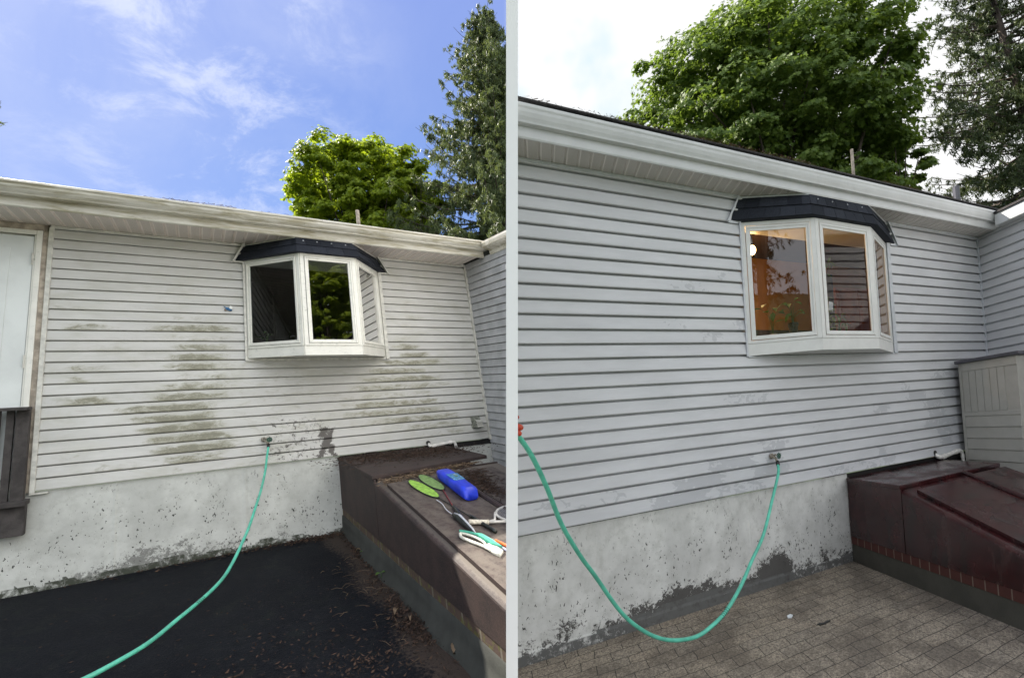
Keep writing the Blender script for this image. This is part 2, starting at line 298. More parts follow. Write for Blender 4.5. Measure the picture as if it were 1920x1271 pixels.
# ------------------------------------------------------------------ mesh building
class MB:
    def __init__(s, F=FW): s.v = []; s.f = []; s.a = {}; s.F = F; s.n = 0
    def add(s, verts, faces, **attrs):
        verts = np.asarray(verts, float).reshape(-1, 3); k = s.n
        s.v.append(verts); s.n += len(verts)
        if isinstance(faces, np.ndarray): s.f += (faces+k).tolist()
        else: s.f += [[i+k for i in f] for f in faces]
        for nm in set(s.a) | set(attrs):
            s.a.setdefault(nm, [np.zeros(k)] if k else [])
            s.a[nm].append(np.broadcast_to(np.asarray(attrs.get(nm, 0.), float), (len(verts),)).copy())
    def box(s, x0, x1, y0, y1, z0, z1, **a):
        s.add([(x, y, z) for z in (z0, z1) for y in (y0, y1) for x in (x0, x1)], [(0, 2, 3, 1), (4, 5, 7, 6), (0, 1, 5, 4), (2, 6, 7, 3), (0, 4, 6, 2), (1, 3, 7, 5)], **a)
    def hexa(s, lo, hi, **a):      # two matching loops of points -> closed prism
        n = len(lo); s.add(list(lo)+list(hi), [tuple(range(n))[::-1], tuple(range(n, 2*n))]+[(i, (i+1) % n, n+(i+1) % n, n+i) for i in range(n)], **a)
    def slab(s, P, Q, t0, t1, z0, z1, o0, o1, **a):   # board standing on the plan segment P->Q, t in metres from each end
        P = np.array(P, float); Q = np.array(Q, float); D = Q-P; L = np.linalg.norm(D); D /= L; O = np.array([-D[1], D[0]])
        if t1 <= 0: t1 = L+t1
        c = [P+D*t+O*o for t, o in ((t0, o0), (t1, o0), (t1, o1), (t0, o1))]
        s.hexa([(p[0], p[1], z0) for p in c], [(p[0], p[1], z1) for p in c], **a)
    def extrude_x(s, prof, x0, x1, closed=True, **a):
        s.hexa([(x0, y, z) for y, z in prof], [(x1, y, z) for y, z in prof], **a)
    def tube(s, pts, r, n=8, cap=True, **a):
        P = np.asarray(pts, float); m = len(P); r = np.broadcast_to(np.asarray(r, float), (m,))
        tg = np.gradient(P, axis=0); tg /= np.linalg.norm(tg, axis=1)[:, None]+1e-12
        ref = np.array([0, 0, 1.]) if abs(tg[0][2]) < .9 else np.array([1., 0, 0])
        u = np.cross(tg[0], ref); u /= np.linalg.norm(u); vs = []
        an = np.arange(n)*2*math.pi/n
        for i in range(m):
            u = u-tg[i]*(u@tg[i]); u /= np.linalg.norm(u)+1e-12; q = np.cross(tg[i], u)
            vs.append(P[i]+r[i]*(np.cos(an)[:, None]*u+np.sin(an)[:, None]*q))
        fs = [(i*n+j, i*n+(j+1) % n, (i+1)*n+(j+1) % n, (i+1)*n+j) for i in range(m-1) for j in range(n)]
        if cap: fs += [tuple(range(n))[::-1], tuple(range((m-1)*n, m*n))]
        s.add(np.concatenate(vs), fs, **a)
    def ell(s, c, r, n=12, m=8, **a):
        vs = [(c[0]+r[0]*math.sin(t)*math.cos(p), c[1]+r[1]*math.sin(t)*math.sin(p), c[2]+r[2]*math.cos(t)) for t in np.linspace(.02, math.pi-.02, m) for p in np.arange(n)*2*math.pi/n]
        s.add(vs, [(i*n+j, i*n+(j+1) % n, (i+1)*n+(j+1) % n, (i+1)*n+j)[::-1] for i in range(m-1) for j in range(n)]+[tuple(range(n)), tuple(range((m-1)*n, m*n))[::-1]], **a)
    def build(s, name, material, parent=None, smooth=False, bevel=0, clip=0, fill=True, **tags):
        V = np.concatenate(s.v); W = T(s.F, V)
        me = bpy.data.meshes.new(name); 
        root = parent
        while root is not None and root.parent is not None: root = root.parent
        org = np.array(root.location) if root is not None else np.array([*(W.min(0)+W.max(0))[:2]/2, W[:, 2].min()])
        W = W-org
        me.from_pydata([tuple(p) for p in W] if len(W) < 5 else W.tolist(), [], s.f)
        at = me.attributes.new('fc', 'FLOAT_VECTOR', 'POINT'); at.data.foreach_set('vector', V.astype(np.float32).ravel())
        for k, vals in s.a.items():
            at = me.attributes.new(k, 'FLOAT', 'POINT'); at.data.foreach_set('value', np.concatenate(vals).astype(np.float32))
        me.materials.append(MAT[material]); o = bpy.data.objects.new(name, me); COL.objects.link(o)
        if clip or len(s.f) < 60000:
            bm = bmesh.new(); bm.from_mesh(me)
            if clip:
                co = Vector((0, 0, CAMZ))+camR*(clip*PT/2)-Vector(org)
                r_ = bmesh.ops.bisect_plane(bm, geom=bm.verts[:]+bm.edges[:]+bm.faces[:], plane_co=co, plane_no=camR*(-clip), clear_outer=True)
                if fill:
                    ed = [e for e in r_['geom_cut'] if isinstance(e, bmesh.types.BMEdge) and e.is_boundary]
                    if ed: bmesh.ops.holes_fill(bm, edges=ed, sides=0)
            if not tags.get('raw'): bmesh.ops.recalc_face_normals(bm, faces=bm.faces)
            bm.to_mesh(me); bm.free()
        if parent is not None: o.parent = parent
        else: o.location = org
        if smooth:
            me.polygons.foreach_set('use_smooth', [True]*len(me.polygons))
        if bevel:
            md = o.modifiers.new('bevel', 'BEVEL'); md.width = bevel; md.segments = 2; md.limit_method = 'ANGLE'; md.angle_limit = math.radians(40)
        tagit(o, **{k: v for k, v in tags.items() if k != 'raw'}); return o
def tagit(o, label=None, cat=None, group=None, kind=None):
    if label: o['label'] = label
    if cat: o['category'] = cat
    if group: o['group'] = group
    if kind: o['kind'] = kind
    return o
def thing(name, F, at, label, cat, group=None):
    o = bpy.data.objects.new(name, None); COL.objects.link(o); o.location = T(F, np.array(at)); o.empty_display_size = .1
    return tagit(o, label, cat, group)
def smooth01(x): x = np.clip(x, 0, 1); return x*x*(3-2*x)
# ------------------------------------------------------------------ setting: ground
def slabgrid(F, x0, x1, y0, y1, z, nx, ny, stainf=None):
    m = MB(F); X, Y = np.meshgrid(np.linspace(x0, x1, nx), np.linspace(y0, y1, ny)); 
    v = np.stack([X.ravel(), Y.ravel(), np.full(X.size, z)], 1); idx = np.arange(nx*ny).reshape(ny, nx)
    f = np.stack([idx[:-1, :-1], idx[:-1, 1:], idx[1:, 1:], idx[1:, :-1]], -1).reshape(-1, 4)
    m.add(v, f, stain=stainf(X.ravel(), Y.ravel()) if stainf is not None else 0.)
    return m
def lstain(x, y): return smooth01(1-np.abs(x-.80+.04*np.sin(y*5))/.35)*.9+smooth01(1-y/.25)*.4+smooth01(1-np.hypot((x-.1)/.9, (y-2.6)/.6))*.35
m = slabgrid(FL, -5, 4.2, -.03, 5.2, -1.93, 140, 100, lstain); m.build('patio', 'ground_l', clip=-1, fill=False, kind='structure', label='dark wet patio below the dirty wall')
m = slabgrid(FR, -3.4, 7, -.03, 3.6, -1.94, 60, 40); m.build('patio', 'pavers', clip=1, fill=False, kind='structure', label='brown paved patio below the clean wall')
m = MB(); m.box(-400, 400, -400, 600, -1.2, -.55); m.build('lawn', 'lawn', kind='structure')
m = MB(FL); m.box(-5, 4.2, -.02, 5.2, -3.2, -1.936); m.build('ground', 'concrete_dark', clip=-1, kind='structure')
m = MB(FR); m.box(-3.4, 7, -.02, 3.6, -3.2, -1.946); m.build('ground', 'concrete_dark', clip=1, kind='structure')
# added dividing panel between the two yards; rear step raised to block sun
def campt(x, y, z): return Vector((0, 0, CAMZ))+camR*x+camU*y+camF*z
prof = [(1.85, -3.0), (1.85, 1.36), (4.3, 1.40), (5.0, 2.5), (8.6, 2.5), (8.6, -5.5)]
m = MB(); m.hexa([tuple(campt(-PT/2, h, dz)) for dz, h in prof], [tuple(campt(PT/2, h, dz)) for dz, h in prof])
m.build('added_divider', 'white_panel', label='tall thin plain white panel added between the two yards, stepped up at the back to shade the right one', cat='panel')
# ------------------------------------------------------------------ siding
EX = .1031; ZB = -1.12
def siding(F, x0, x1, ncourse, holes, seams, stain=None, dirt=None, step=.02, depth=.017, z0=ZB, along='x', off=0., top=None, flare=None, gr_=.017):
    m = MB(F); xs = list(np.arange(x0, x1, step))+[x1]
    for k in range(ncourse):
        zb = z0+k*EX; zt = zb+EX
        if top is not None: zt = min(zt, top)
        cuts = [(x0, x1)]
        for hx0, hx1, hz0, hz1 in holes:
            if zb+EX*.5 > hz0 and zb+EX*.5 < hz1:
                nc = []
                for a, b in cuts:
                    if hx0 > a: nc.append((a, min(b, hx0)))
                    if hx1 < b: nc.append((max(a, hx1), b))
                    if hx0 <= a and hx1 >= b: pass
                cuts = [c for c in nc if c[1]-c[0] > .01]
        sm = sorted([s_ for s_, k0, k1 in seams if k0 <= k <= k1])
        for a, b in cuts:
            pts = [a]+[s_ for s_ in sm if a < s_ < b]+[b]
            for i in range(len(pts)-1):
                p, q = pts[i], pts[i+1]; n = max(2, int((q-p)/step)+1); X = np.linspace(p, q, n)
                if i < len(pts)-2: X = X+0; X[-1] += .004
                lift = .0035*(i % 2 == 0)*1.0
                lift = np.where(np.abs(X-p) < .6, 0, 0)+ (.0030*smooth01(1-np.abs(X-q)/.35) if i < len(pts)-2 else 0)
                fl = flare(X, k) if flare is not None else 0.
                wob = .0012*np.sin(X*3.1+k*1.7)+.0008*np.sin(X*7.7+k)
                rows = [(-.028, zb+.003), (depth-.002, zb), (depth+.0015, zb+.006), (depth*.66, zb+EX*.45), (depth*.30, zt-gr_), (-.030, zt-gr_*.75), (-.030, zt+.004)]
                vv = []; st = []; dr = []
                for y, z in rows:
                    yy = off+y+lift*(y > .0)+fl*(1-(z-zb)/EX)*(y > .0)+wob*(y > .0)
                    if along == 'x': vv.append(np.stack([X, yy+0*X, z+0*X], 1))
                    else: vv.append(np.stack([along-yy+0*X, X, z+0*X], 1))
                    st.append(stain(X, z, k) if stain is not None else 0*X); dr.append(dirt(X, z, k) if dirt is not None else 0*X)
                V = np.concatenate(vv); idx = np.arange(len(rows)*n).reshape(len(rows), n)
                f = np.stack([idx[:-1, :-1], idx[:-1, 1:], idx[1:, 1:], idx[1:, :-1]], -1).reshape(-1, 4)
                m.add(V, f, stain=np.concatenate(st), dirt=np.concatenate(dr))
    return m
# stains of the dirty wall: (x0, x1, course, strength)
def px2x(u, v): 
    # pixel on the dirty wall -> metres along it (measured once from the photograph)
    d_ = np.array([(u-960)/960, -(v-635.5)/960, -1.]); R3 = np.array([camR, camU, -camF]); dw = R3.T@d_
    A_ = np.array([FL['X'], FL['Z'], -dw]).T; s_ = np.linalg.solve(A_, -(FL['O']-np.array([0, 0, CAMZ]))); return s_[0], s_[1]
SL = [(105, 170, 572, .9), (200, 330, 573, .35), (340, 440, 552, .5), (95, 200, 611, .9), (245, 440, 612, .9), (95, 165, 650, .9), (175, 240, 652, .5), (290, 460, 650, .9), (90, 130, 668, .5), (280, 462, 668, 1.),
      (85, 230, 690, .9), (280, 460, 688, .85), (80, 165, 706, .8), (290, 455, 705, .5), (285, 430, 724, .9), (75, 225, 745, .8), (280, 435, 743, .9), (240, 430, 764, 1.), (250, 440, 783, 1.), (265, 440, 801, 1.), (275, 430, 820, 1.),
      (290, 440, 838, 1.), (300, 435, 855, .85), (60, 200, 860, .45), (130, 330, 875, .5), (60, 150, 800, .35), (180, 260, 765, .7),
      (735, 785, 563, .8), (735, 760, 576, .5), (732, 790, 590, .8), (732, 775, 605, .9), (732, 775, 618, .8), (732, 780, 633, 1.), (732, 800, 648, 1.), (742, 830, 661, .8), (715, 830, 676, .8), (660, 800, 690, .75), (680, 800, 703, .8), (660, 830, 716, .8),
      (640, 850, 729, .6), (600, 860, 742, .5), (640, 850, 756, .8), (640, 860, 772, .75), (680, 875, 786, .8), (720, 870, 802, .7), (760, 890, 815, .5), (660, 720, 744, .6), (480, 560, 690, .35), (500, 700, 700, .35), (560, 640, 745, .4)]
ST = []
for u0, u1, v_, s_ in SL:
    a_, z_ = px2x(u0, v_); b_, z2 = px2x(u1, v_); ST.append((a_, b_, int(round(((z_+z2)/2-.030-ZB)/EX)), s_))
def stainL(X, z, k):
    r = (.34*smooth01((.45-z)/.7)*(.6+.4*np.sin(X*2.1+1)))+0*X
    zz = (z-(ZB+k*EX))/EX; prof = 1.0 if .0 <= zz < .62 else (.55 if zz < .8 else .1)
    for a, b, kk, s_ in ST:
        ja = .10*math.sin(k*12.9+a*7); jb = .10*math.sin(k*7.3+b*5); w0 = .26+.16*math.sin(k*3.3+a)**2
        if kk == k: r = np.maximum(r, s_*prof*smooth01((X-a+ja+w0*.5)/(w0*1.5))*smooth01((b+jb-X+w0*.5)/(w0*1.5)))
        elif abs(kk-k) == 1: r = np.maximum(r, .42*s_*prof*smooth01((X-a-.02+ja)/.25)*smooth01((b-X-.02+jb)/.25))
    return r
def dirtL(X, z, k): return np.minimum(.57, 1.0*smooth01(1-np.hypot((X-.46)/.72, (z+.90)/.50)))+(smooth01(1-np.abs(X-.78-(-.95-z)*.35-.02*math.sin(z*60))/.075)*.62+smooth01(1-np.abs(X-.80+(-.9-z)*.5)/.05)*.5)*smooth01((-.74-z)/.1)
seamsL = [(-1.011, 21, 24), (-.90, 11, 12), (-.915, 5, 7), (-.129, 3, 4), (2.385, 10, 11), (1.59, 7, 9), (2.38, 6, 7), (1.614, 0, 1), (.607, 5, 7), (-.4, 16, 17), (2.1, 18, 19), (.62, 2, 3)]
seamsR = [(-1.47, 22, 24), (-1.30, 6, 7), (-.168, 4, 5), (.95, 2, 3), (2.293, 8, 9), (3.446, 10, 11), (3.443, 6, 7), (2.35, 0, 1), (-1.262, 10, 11), (.3, 8, 8)]
rs = np.random.default_rng(3)
SR = [(-.6, .1, 2, .8), (-.1, .5, 1, .9), (-1., -.3, 1, .9), (-1.2, -.5, 0, .9), (-.8, .2, 0, .5), (.1, .42, 2, 1.), (.1, .4, 1, .8), (0, .5, 3, .6), (.9, 2.2, 0, .4), (1.7, 2.0, 1, .9), (2.3, 2.8, 6, .9), (2.2, 2.5, 7, .6), (2.6, 3.1, 5, .7), (1.7, 2.1, 5, .7),
      (2.7, 3.2, 4, .8), (2.6, 3.4, 3, .8), (2.8, 3.3, 2, .6), (3.0, 3.6, 6, .8), (2.8, 3.5, 8, .5), (3.3, 3.8, 7, .5), (-.2, .1, 13, .6), (.0, .15, 14, .4), (-.9, -.3, 16, .3), (-.6, -.2, 12, .35), (-.4, .3, 7, .35), (-1, -.6, 13, .25), (2.8, 3.1, 9, .6), (-.5, -.1, 17, .3), (.7, 1., 4, .35), (2.9, 3.3, 1, .8), (-2.2, -1.2, 1, .2)]
def stainR(X, z, k):
    r = np.zeros_like(X)
    for a, b, kk, s_ in SR:
        if kk == k: r = np.maximum(r, s_*smooth01((X-a)/.15)*smooth01((b-X)/.15))
    return r
flareR = lambda X, k: (.020*smooth01(1-np.abs(X-2.3)/.6) if k == 0 else (.010*smooth01(1-np.abs(X-2.3)/.5) if k == 1 else 0.))
# ------------------------------------------------------------------ house builder
def house(F, P, label):
    right = P['right']; clip = 1 if right else -1; s = 'r' if right else 'l'
    H = thing('house', F, (0, -.5, -1.95), label, 'house')
    x0, x1 = P['x0'], P['x1']; hole = (-.02, P['bx'][3]+.03, .0, 1.17); ZS = 1.383
    m = siding(F, x0, x1, 25, [(0.0, P['bx'][3]+.03, .0, 1.2)], P['seams'], P['stain'], P['dirt'], flare=P.get('flare'), top=ZS, depth=.019 if right else .016, gr_=.015 if right else .012)
    m.build('siding', 'vinyl_clean' if right else 'vinyl_dirty', H, clip=clip if right else 0, fill=False, raw=True)
    # wall core behind the siding, open at the bay
    m = MB(F); xb0, xb1 = .03, P['bx'][3]-.03
    m.box(x0-1.7 if not right else x0, xb0, -.12, -.034, -1.13, 1.62); m.box(xb1, x1, -.12, -.034, -1.13, 1.62); m.box(xb0, xb1, -.12, -.034, -1.13, .02); m.box(xb0, xb1, -.12, -.034, 1.16, 1.62)
    m.build('wall', 'trim_'+s, H, clip=clip if right else 0)
    # frieze strip under the soffit
    m = MB(F); bl, br = P['rt'][0], P['rt'][3]
    m.box(x0, bl-.004, .018, .030, 1.362, 1.383); m.build('frieze_trim', 'trim_'+s, H, bevel=.002, clip=clip if right else 0)
    m = MB(F); m.box(br+.004, x1, .018, .030, 1.362, 1.383); m.build('frieze_trim', 'trim_'+s, H, bevel=.002)
    m = MB(F); m.box(x1-.035, x1-.002, .0, .032*P['ys']+.01, -1.135, 1.361); m.build('corner_trim', 'trim_'+s, H, bevel=.003)
    if not right:
        m = MB(F); m.box(-1.672, -1.636, .0, .030, -1.135, 1.361); m.box(-1.672, -1.55, .0, .026, -1.150, -1.137); m.build('corner_trim', 'trim_l', H, bevel=.003)
    # foundation
    zg = -1.955; xs = np.linspace(x0-1.7 if not right else x0, x1, 340); zs = np.linspace(-1.13, zg, 44); X, Z = np.meshgrid(xs, zs); X = X.ravel(); Z = Z.ravel()
    h = (Z+1.94)
    if right:
        pe = smooth01(1.3-h/(.16+.10*np.exp(-((X+.9)/.55)**2)+.22*np.exp(-((X-.22)/.20)**2)+.14*np.exp(-((X+1.9)/.3)**2)+.1*np.exp(-((X-.9)/.3)**2)))*np.clip(.55+.6*np.exp(-((X+.75)/.5)**2)+.6*np.exp(-((X-.2)/.25)**2), 0, 1.05)
    else:
        pe = .85*smooth01(1.15-h/(.06+.22*np.exp(-((X+.8)/.5)**2)+.16*np.exp(-((X-.1)/.5)**2)+.05))*np.clip(.5+.55*np.exp(-((X+.75)/.55)**2), 0, 1)
    pe = np.where((X > (1.27 if right else .90)) & (h > (.70 if right else .74)), 2.2, pe)  # shadow of the gap above the hatch lid, with grime, painted into the colour
    gr = np.where(h < (.10 if right else .05)-.03*np.sin(X*2.3), 1.0, np.clip(.75-.55*h/.8+.1*np.sin(X*9), 0, .85))
    if not right: gr = np.where(h < .05+.03*np.sin(X*7)+.02*np.sin(X*17), 1, gr)
    yoff = -.012+np.where(h < .075, .006, 0.)*(1 if right else .3)
    for sx in P['fseam']: yoff = yoff+.005*(np.abs(X-sx) < .012)
    m = MB(F); idx = np.arange(X.size).reshape(44, 340)
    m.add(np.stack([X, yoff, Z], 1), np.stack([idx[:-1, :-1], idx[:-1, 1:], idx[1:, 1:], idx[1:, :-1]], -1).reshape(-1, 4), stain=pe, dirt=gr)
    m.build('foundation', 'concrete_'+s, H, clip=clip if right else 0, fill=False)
    m = MB(F); m.box(x0 if right else x0+.02, x1, -.033, -.002, -1.1185, -1.10); m.build('starter_strip', 'trim_'+s, H, clip=clip if right else 0)
    # soffit with ribs
    m = MB(F); yf = P['yf']; xx = x0-1.8 if not right else x0; X1 = x1
    n = int((X1-xx)/.1035)+1; xb = math.floor(xx/.1035)*.1035
    for i in range(n+1):
        a = xb+i*.1035
        if a+.1 > X1: break
        m.add([(a, 0, 1.384), (a+.084, 0, 1.384), (a+.084, yf, 1.384), (a, yf, 1.384)], [(0, 1, 2, 3)])
        for q0, q1 in ((.084, .0925), (.0945, .1035)):
            m.add([(a+q0, 0, 1.384), (a+q0+.003, 0, 1.392), (a+q1, 0, 1.384), (a+q0, yf, 1.384), (a+q0+.003, yf, 1.392), (a+q1, yf, 1.384)], [(0, 1, 4, 3), (1, 2, 5, 4)])
        m.add([(a+.0925, 0, 1.384), (a+.0945, 0, 1.384), (a+.0945, yf, 1.384), (a+.0925, yf, 1.384)], [(0, 1, 2, 3)])
    m.build('soffit', 'soffit_'+s, H, clip=clip if right else 0, fill=False, raw=True)
    xe = P['gx1']
    ysc = P['ys']
    m = MB(F); m.extrude_x([(yf-.02*ysc, 1.378), (yf+.004, 1.374), (yf+.02*ysc, 1.384), (yf+.012*ysc, P['gz0']+.02), (yf+.012*ysc, 1.60), (yf-.02*ysc, 1.60)], xx, xe); m.build('fascia', 'gutter_'+s, H, clip=clip if right else 0)
    gb, gt, g0, g1 = P['gyb'], P['gyt'], P['gz0'], P['gz1']; w_ = gt-gb; hh = g1-g0
    prof = [(yf+.014*ysc, g0), (gb, g0), (gb+w_*.12, g0+hh*.12), (gb+w_*.45, g0+hh*.30), (gb+w_*.72, g0+hh*.52), (gb+w_*.82, g0+hh*.70), (gt, g0+hh*.80), (gt, g0+hh*.97), (gt-.008*ysc, g1), (gt-.02*ysc, g1), (gt-.02*ysc, g1-.01),
            (gb+w_*.62, g0+hh*.7), (gb+w_*.1, g0+hh*.22), (yf+.02*ysc, g0+.008), (yf+.02*ysc, g1+.01), (yf+.014*ysc, g1+.01)]
    m = MB(F); m.hexa([(xx, y, z) for y, z in prof], [(xe, y, z) for y, z in prof]); g = m.build('gutter', 'gutter_'+s, H, clip=clip if right else 0, smooth=False, bevel=.003)
    m = MB(F)
    capx = xe+.001
    m.hexa([(capx, y, z) for y, z in [(yf+.01, g0-.002), (gb, g0-.002), (gt+.003, g0+hh*.8), (gt+.003, g1+.002), (yf+.01, g1+.012)]], [(capx+.006, y, z) for y, z in [(yf+.01, g0-.002), (gb, g0-.002), (gt+.003, g0+hh*.8), (gt+.003, g1+.002), (yf+.01, g1+.012)]])
    if not right: m.build('gutter_cap', 'gutter_'+s, H)
    # drip edge + roof
    m = MB(F); rz = g1+(.045 if right else .012); pit = P['pitch']
    m.hexa([(xx, gt*.5+yf*.5, rz), (xe, gt*.5+yf*.5, rz), (xe+(1.6 if right else 0), -3.6, rz+pit*3.6), (xx, -3.6, rz+pit*3.6)], [(xx, gt*.5+yf*.5, rz+.012), (xe, gt*.5+yf*.5, rz+.012), (xe+(1.6 if right else 0), -3.6, rz+.012+pit*3.6), (xx, -3.6, rz+.012+pit*3.6)])
    roof = m.build('roof', 'roofing', H, clip=clip if right else 0)
    # twiggy debris lying on the roof edge
    m = MB(F)
    for a, b, nn, hh2 in P['debris']:
        for i in range(nn):
            x = rs.uniform(a, b); y = yf+rs.uniform(-.02, (gt-yf)*.7); z = rz+.014; an = rs.uniform(0, 3.1); L = rs.uniform(.01, .045); q = rs.uniform(.002, hh2)
            m.add([(x-L*math.cos(an), y-.4*L*math.sin(an), z), (x+L*math.cos(an), y+.4*L*math.sin(an), z+q), (x+L*.8*math.cos(an), y+.4*L*math.sin(an)+.004, z+q*.3+.004)], [(0, 1, 2)], tone=rs.uniform(0, .6))
    m.build('roof_litter', 'litter', roof, kind='stuff', raw=True)
    # ---------------- interior room
    m = MB(F); a, b = -1.2, P['bx'][3]+1.9; yb = -P['roomd']
    for v_, n_ in (((a, yb, -.6, b, yb, 1.36), 'b'),):
        m.add([(a, yb, -.7), (b, yb, -.7), (b, yb, 1.36), (a, yb, 1.36)], [(0, 1, 2, 3)])
    m.add([(a, yb, -.7), (a, -.13, -.7), (a, -.13, 1.36), (a, yb, 1.36)], [(0, 1, 2, 3)]); m.add([(b, yb, -.7), (b, -.13, -.7), (b, -.13, 1.36), (b, yb, 1.36)], [(0, 1, 2, 3)])
    m.build('room_wall', 'cream_wall' if right else 'dark_room', H, fill=False, clip=clip if right else 0)
    m = MB(F); m.add([(a, yb, 1.355), (b, yb, 1.355), (b, -.125, 1.355), (a, -.125, 1.355)], [(0, 1, 2, 3)]); m.add([(a, yb, -.69), (b, yb, -.69), (b, -.125, -.69), (a, -.125, -.69)], [(0, 1, 2, 3)])
    m.build('room_ceiling', 'ceiling_dark' if right else 'dark_room', H, clip=clip if right else 0, fill=False)
    # ---------------- bay window
    xa, xb_, xc, xd = P['bx']; yb_ = P['by']; fm = 'frame_'+s
    PA, PB, PC, PD = (xa, 0), (xb_, yb_), (xc, yb_), (xd, 0); facets = [(PA, PB), (PB, PC), (PC, PD)]
    zs0, zs1, zt = P['skz'][0], P['skz'][1], P['bzt']
    m = MB(F)
    loop = lambda z, o=0: [(xa+o*.6, -.12, z), (xa+o*.6, 0, z), (xb_+o*.5, yb_-o, z), (xc-o*.5, yb_-o, z), (xd-o*.6, 0, z), (xd-o*.6, -.12, z)]
    m.hexa(loop(zs0+.004, .012), loop(zs1+.02, .012)); bay = m.build('bay_window', fm, H)
    m = MB(F); m.hexa(loop(zt-.03, .012), loop(zt+.003, .012)); m.build('head_board', fm, bay)
    for i, (p, q) in enumerate(facets):
        m = MB(F); m.slab(p, q, -.002 if i else -.0, 0, zs0, zs1, 0, .012*ysc); m.slab(p, q, .0, -.0001, zs1, zs1+.010, 0, .022*ysc); m.build('skirt', fm, bay, bevel=.0015)
        L = np.linalg.norm(np.subtract(q, p)); k = P['fk'][i]; oo = ysc
        m = MB(F)
        m.slab(p, q, 0, k*.5, zs1+.010, zt-.001, -.01, .014*oo); m.slab(p, q, L-k*.5, 0, zs1+.010, zt-.001, -.01, .014*oo)
        m.slab(p, q, k*.5, L-k*.5, zs1+.010, zs1+.026, -.01, .014*oo); m.slab(p, q, k*.5, L-k*.5, zt-.035, zt-.001, -.01, .014*oo)
        fr = m.build('window_frame', fm, bay, bevel=.003)
        m = MB(F); a, b = k*.5+.004, k; z0, z1 = zs1+.029, zt-.039
        for q0, q1, r0, r1 in ((0, .45, .0, .020), (.42, 1.0, -.01, .009)):
            A0 = a+(b-a)*q0; A1 = a+(b-a)*q1; dz0 = (P['gz'][0]-z0)*q0; dz1 = (P['gz'][0]-z0)*q1; ez0 = (z1-P['gz'][1])*q0; ez1 = (z1-P['gz'][1])*q1
            m.slab(p, q, A0, A1, z0+dz0, z1-ez0, r0*oo, r1*oo+.003); m.slab(p, q, L-A1, L-A0, z0+dz0, z1-ez0, r0*oo, r1*oo+.003)
            m.slab(p, q, A1, L-A1, z0+dz0, z0+dz1, r0*oo, r1*oo+.0027); m.slab(p, q, A1, L-A1, z1-ez1, z1-ez0, r0*oo, r1*oo+.0027)
        m.build('sash', fm, bay, bevel=.002)
        m = MB(F); D = np.subtract(q, p)/L; O = np.array([-D[1], D[0]])*-.004; A = np.array(p)+D*(k-.006)+O; B = np.array(q)-D*(k-.006)+O; g0_, g1_ = P['gz']
        m.add([(A[0], A[1], g0_-.006), (B[0], B[1], g0_-.006), (B[0], B[1], g1_+.006), (A[0], A[1], g1_+.006)], [(0, 1, 2, 3)]); m.build('pane', P['glass'][i], bay)
    # wall casing round the bay
    m = MB(F); m.box(xa-.006-.012, xa+.004, .0, .035*ysc+.008, -.005, 1.158); m.box(xd+.002, xd+.045*(1.3 if right else 1), .0, .035*ysc+.008, -.005, 1.158); m.box(xa+.005, xd+.001, .0, .025*ysc+.006, -.012, zs0-.001); m.build('window_casing', 'trim_'+s, bay, bevel=.002)
    # bay roof: shingle courses on three faces
    lo = P['re']; hi = P['rtop']; zl, zh = P['rz']
    m = MB(F)
    LO = [(x, y, zl) for x, y in lo]; HI = [(x, y, zh) for x, y in hi]
    m.add(LO+HI, [(0, 1, 5, 4), (1, 2, 6, 5), (2, 3, 7, 6), (0, 3, 2, 1), (4, 5, 6, 7), (0, 4, 7, 3)])
    rf = m.build('bay_roof', 'shingle', bay)
    m = MB(F)
    for i in range(3):
        a0, a1, b0, b1 = [np.array(v) for v in (LO[i], LO[i+1], HI[i], HI[i+1])]; nr = 2
        nrm = np.cross(a1-a0, b0-a0); nrm /= np.linalg.norm(nrm); nrm = nrm if nrm[1] > 0 else -nrm
        Lf = np.linalg.norm(a1-a0); nt_ = max(2, int(round(Lf/.17)))
        for r in range(nr):
            f0, f1 = r/nr-.02*(r > 0), (r+1)/nr
            ed = [0]+[(j+(.5 if r else 0)*1.0+rs.uniform(-.12, .12))/nt_ for j in range(1 if not r else 0, nt_)]+[1]
            ed = sorted(set([min(max(e, 0), 1) for e in ed]))
            for j in range(len(ed)-1):
                e0, e1 = ed[j]+.004*(j > 0), ed[j+1]
                if e1-e0 < .02: continue
                q = [(a0*(1-e)+a1*e)*(1-f)+(b0*(1-e)+b1*e)*f for e, f in ((e0, f0), (e1, f0), (e1, f1), (e0, f1))]
                th0 = .004+.004*(r > 0)+rs.uniform(0, .003); th1 = .002
                outer = [q[0]+nrm*(th0+.004), q[1]+nrm*(th0+.004), q[2]+nrm*th1, q[3]+nrm*th1]
                m.hexa(q, outer, tone=rs.uniform(0, 1))
    m.build('shingles', 'shingle', bay)
    m = MB(F)
    for xl, xh, sg in ((lo[0][0]-.012, hi[0][0]-.008, -1), (lo[3][0]+.012, hi[3][0]+.008, 1)):
        yo = .06*ysc+.01
        m.hexa([(xl, .0, zl-.016), (xh, .0, zh), (xh+sg*.02, .0, zh), (xl+sg*.02, .0, zl-.016)], [(xl, yo, zl-.016), (xh, yo, zh), (xh+sg*.02, yo, zh), (xl+sg*.02, yo, zl-.016)])
        m.box(min(xl, xl-sg*.12), max(xl, xl-sg*.12), .0, .03*ysc+.008, zl-.022, zl-.006); m.build('flashing', 'trim_'+s, bay); m = MB(F)
    for p, q in ((hi[0], hi[1]), (hi[2], hi[3])): m = MB(F); m.slab(p, q, 0, 0, zh-.014, zh-.0015, .002, .014); m.build('soffit_bead', 'trim_'+s, bay)
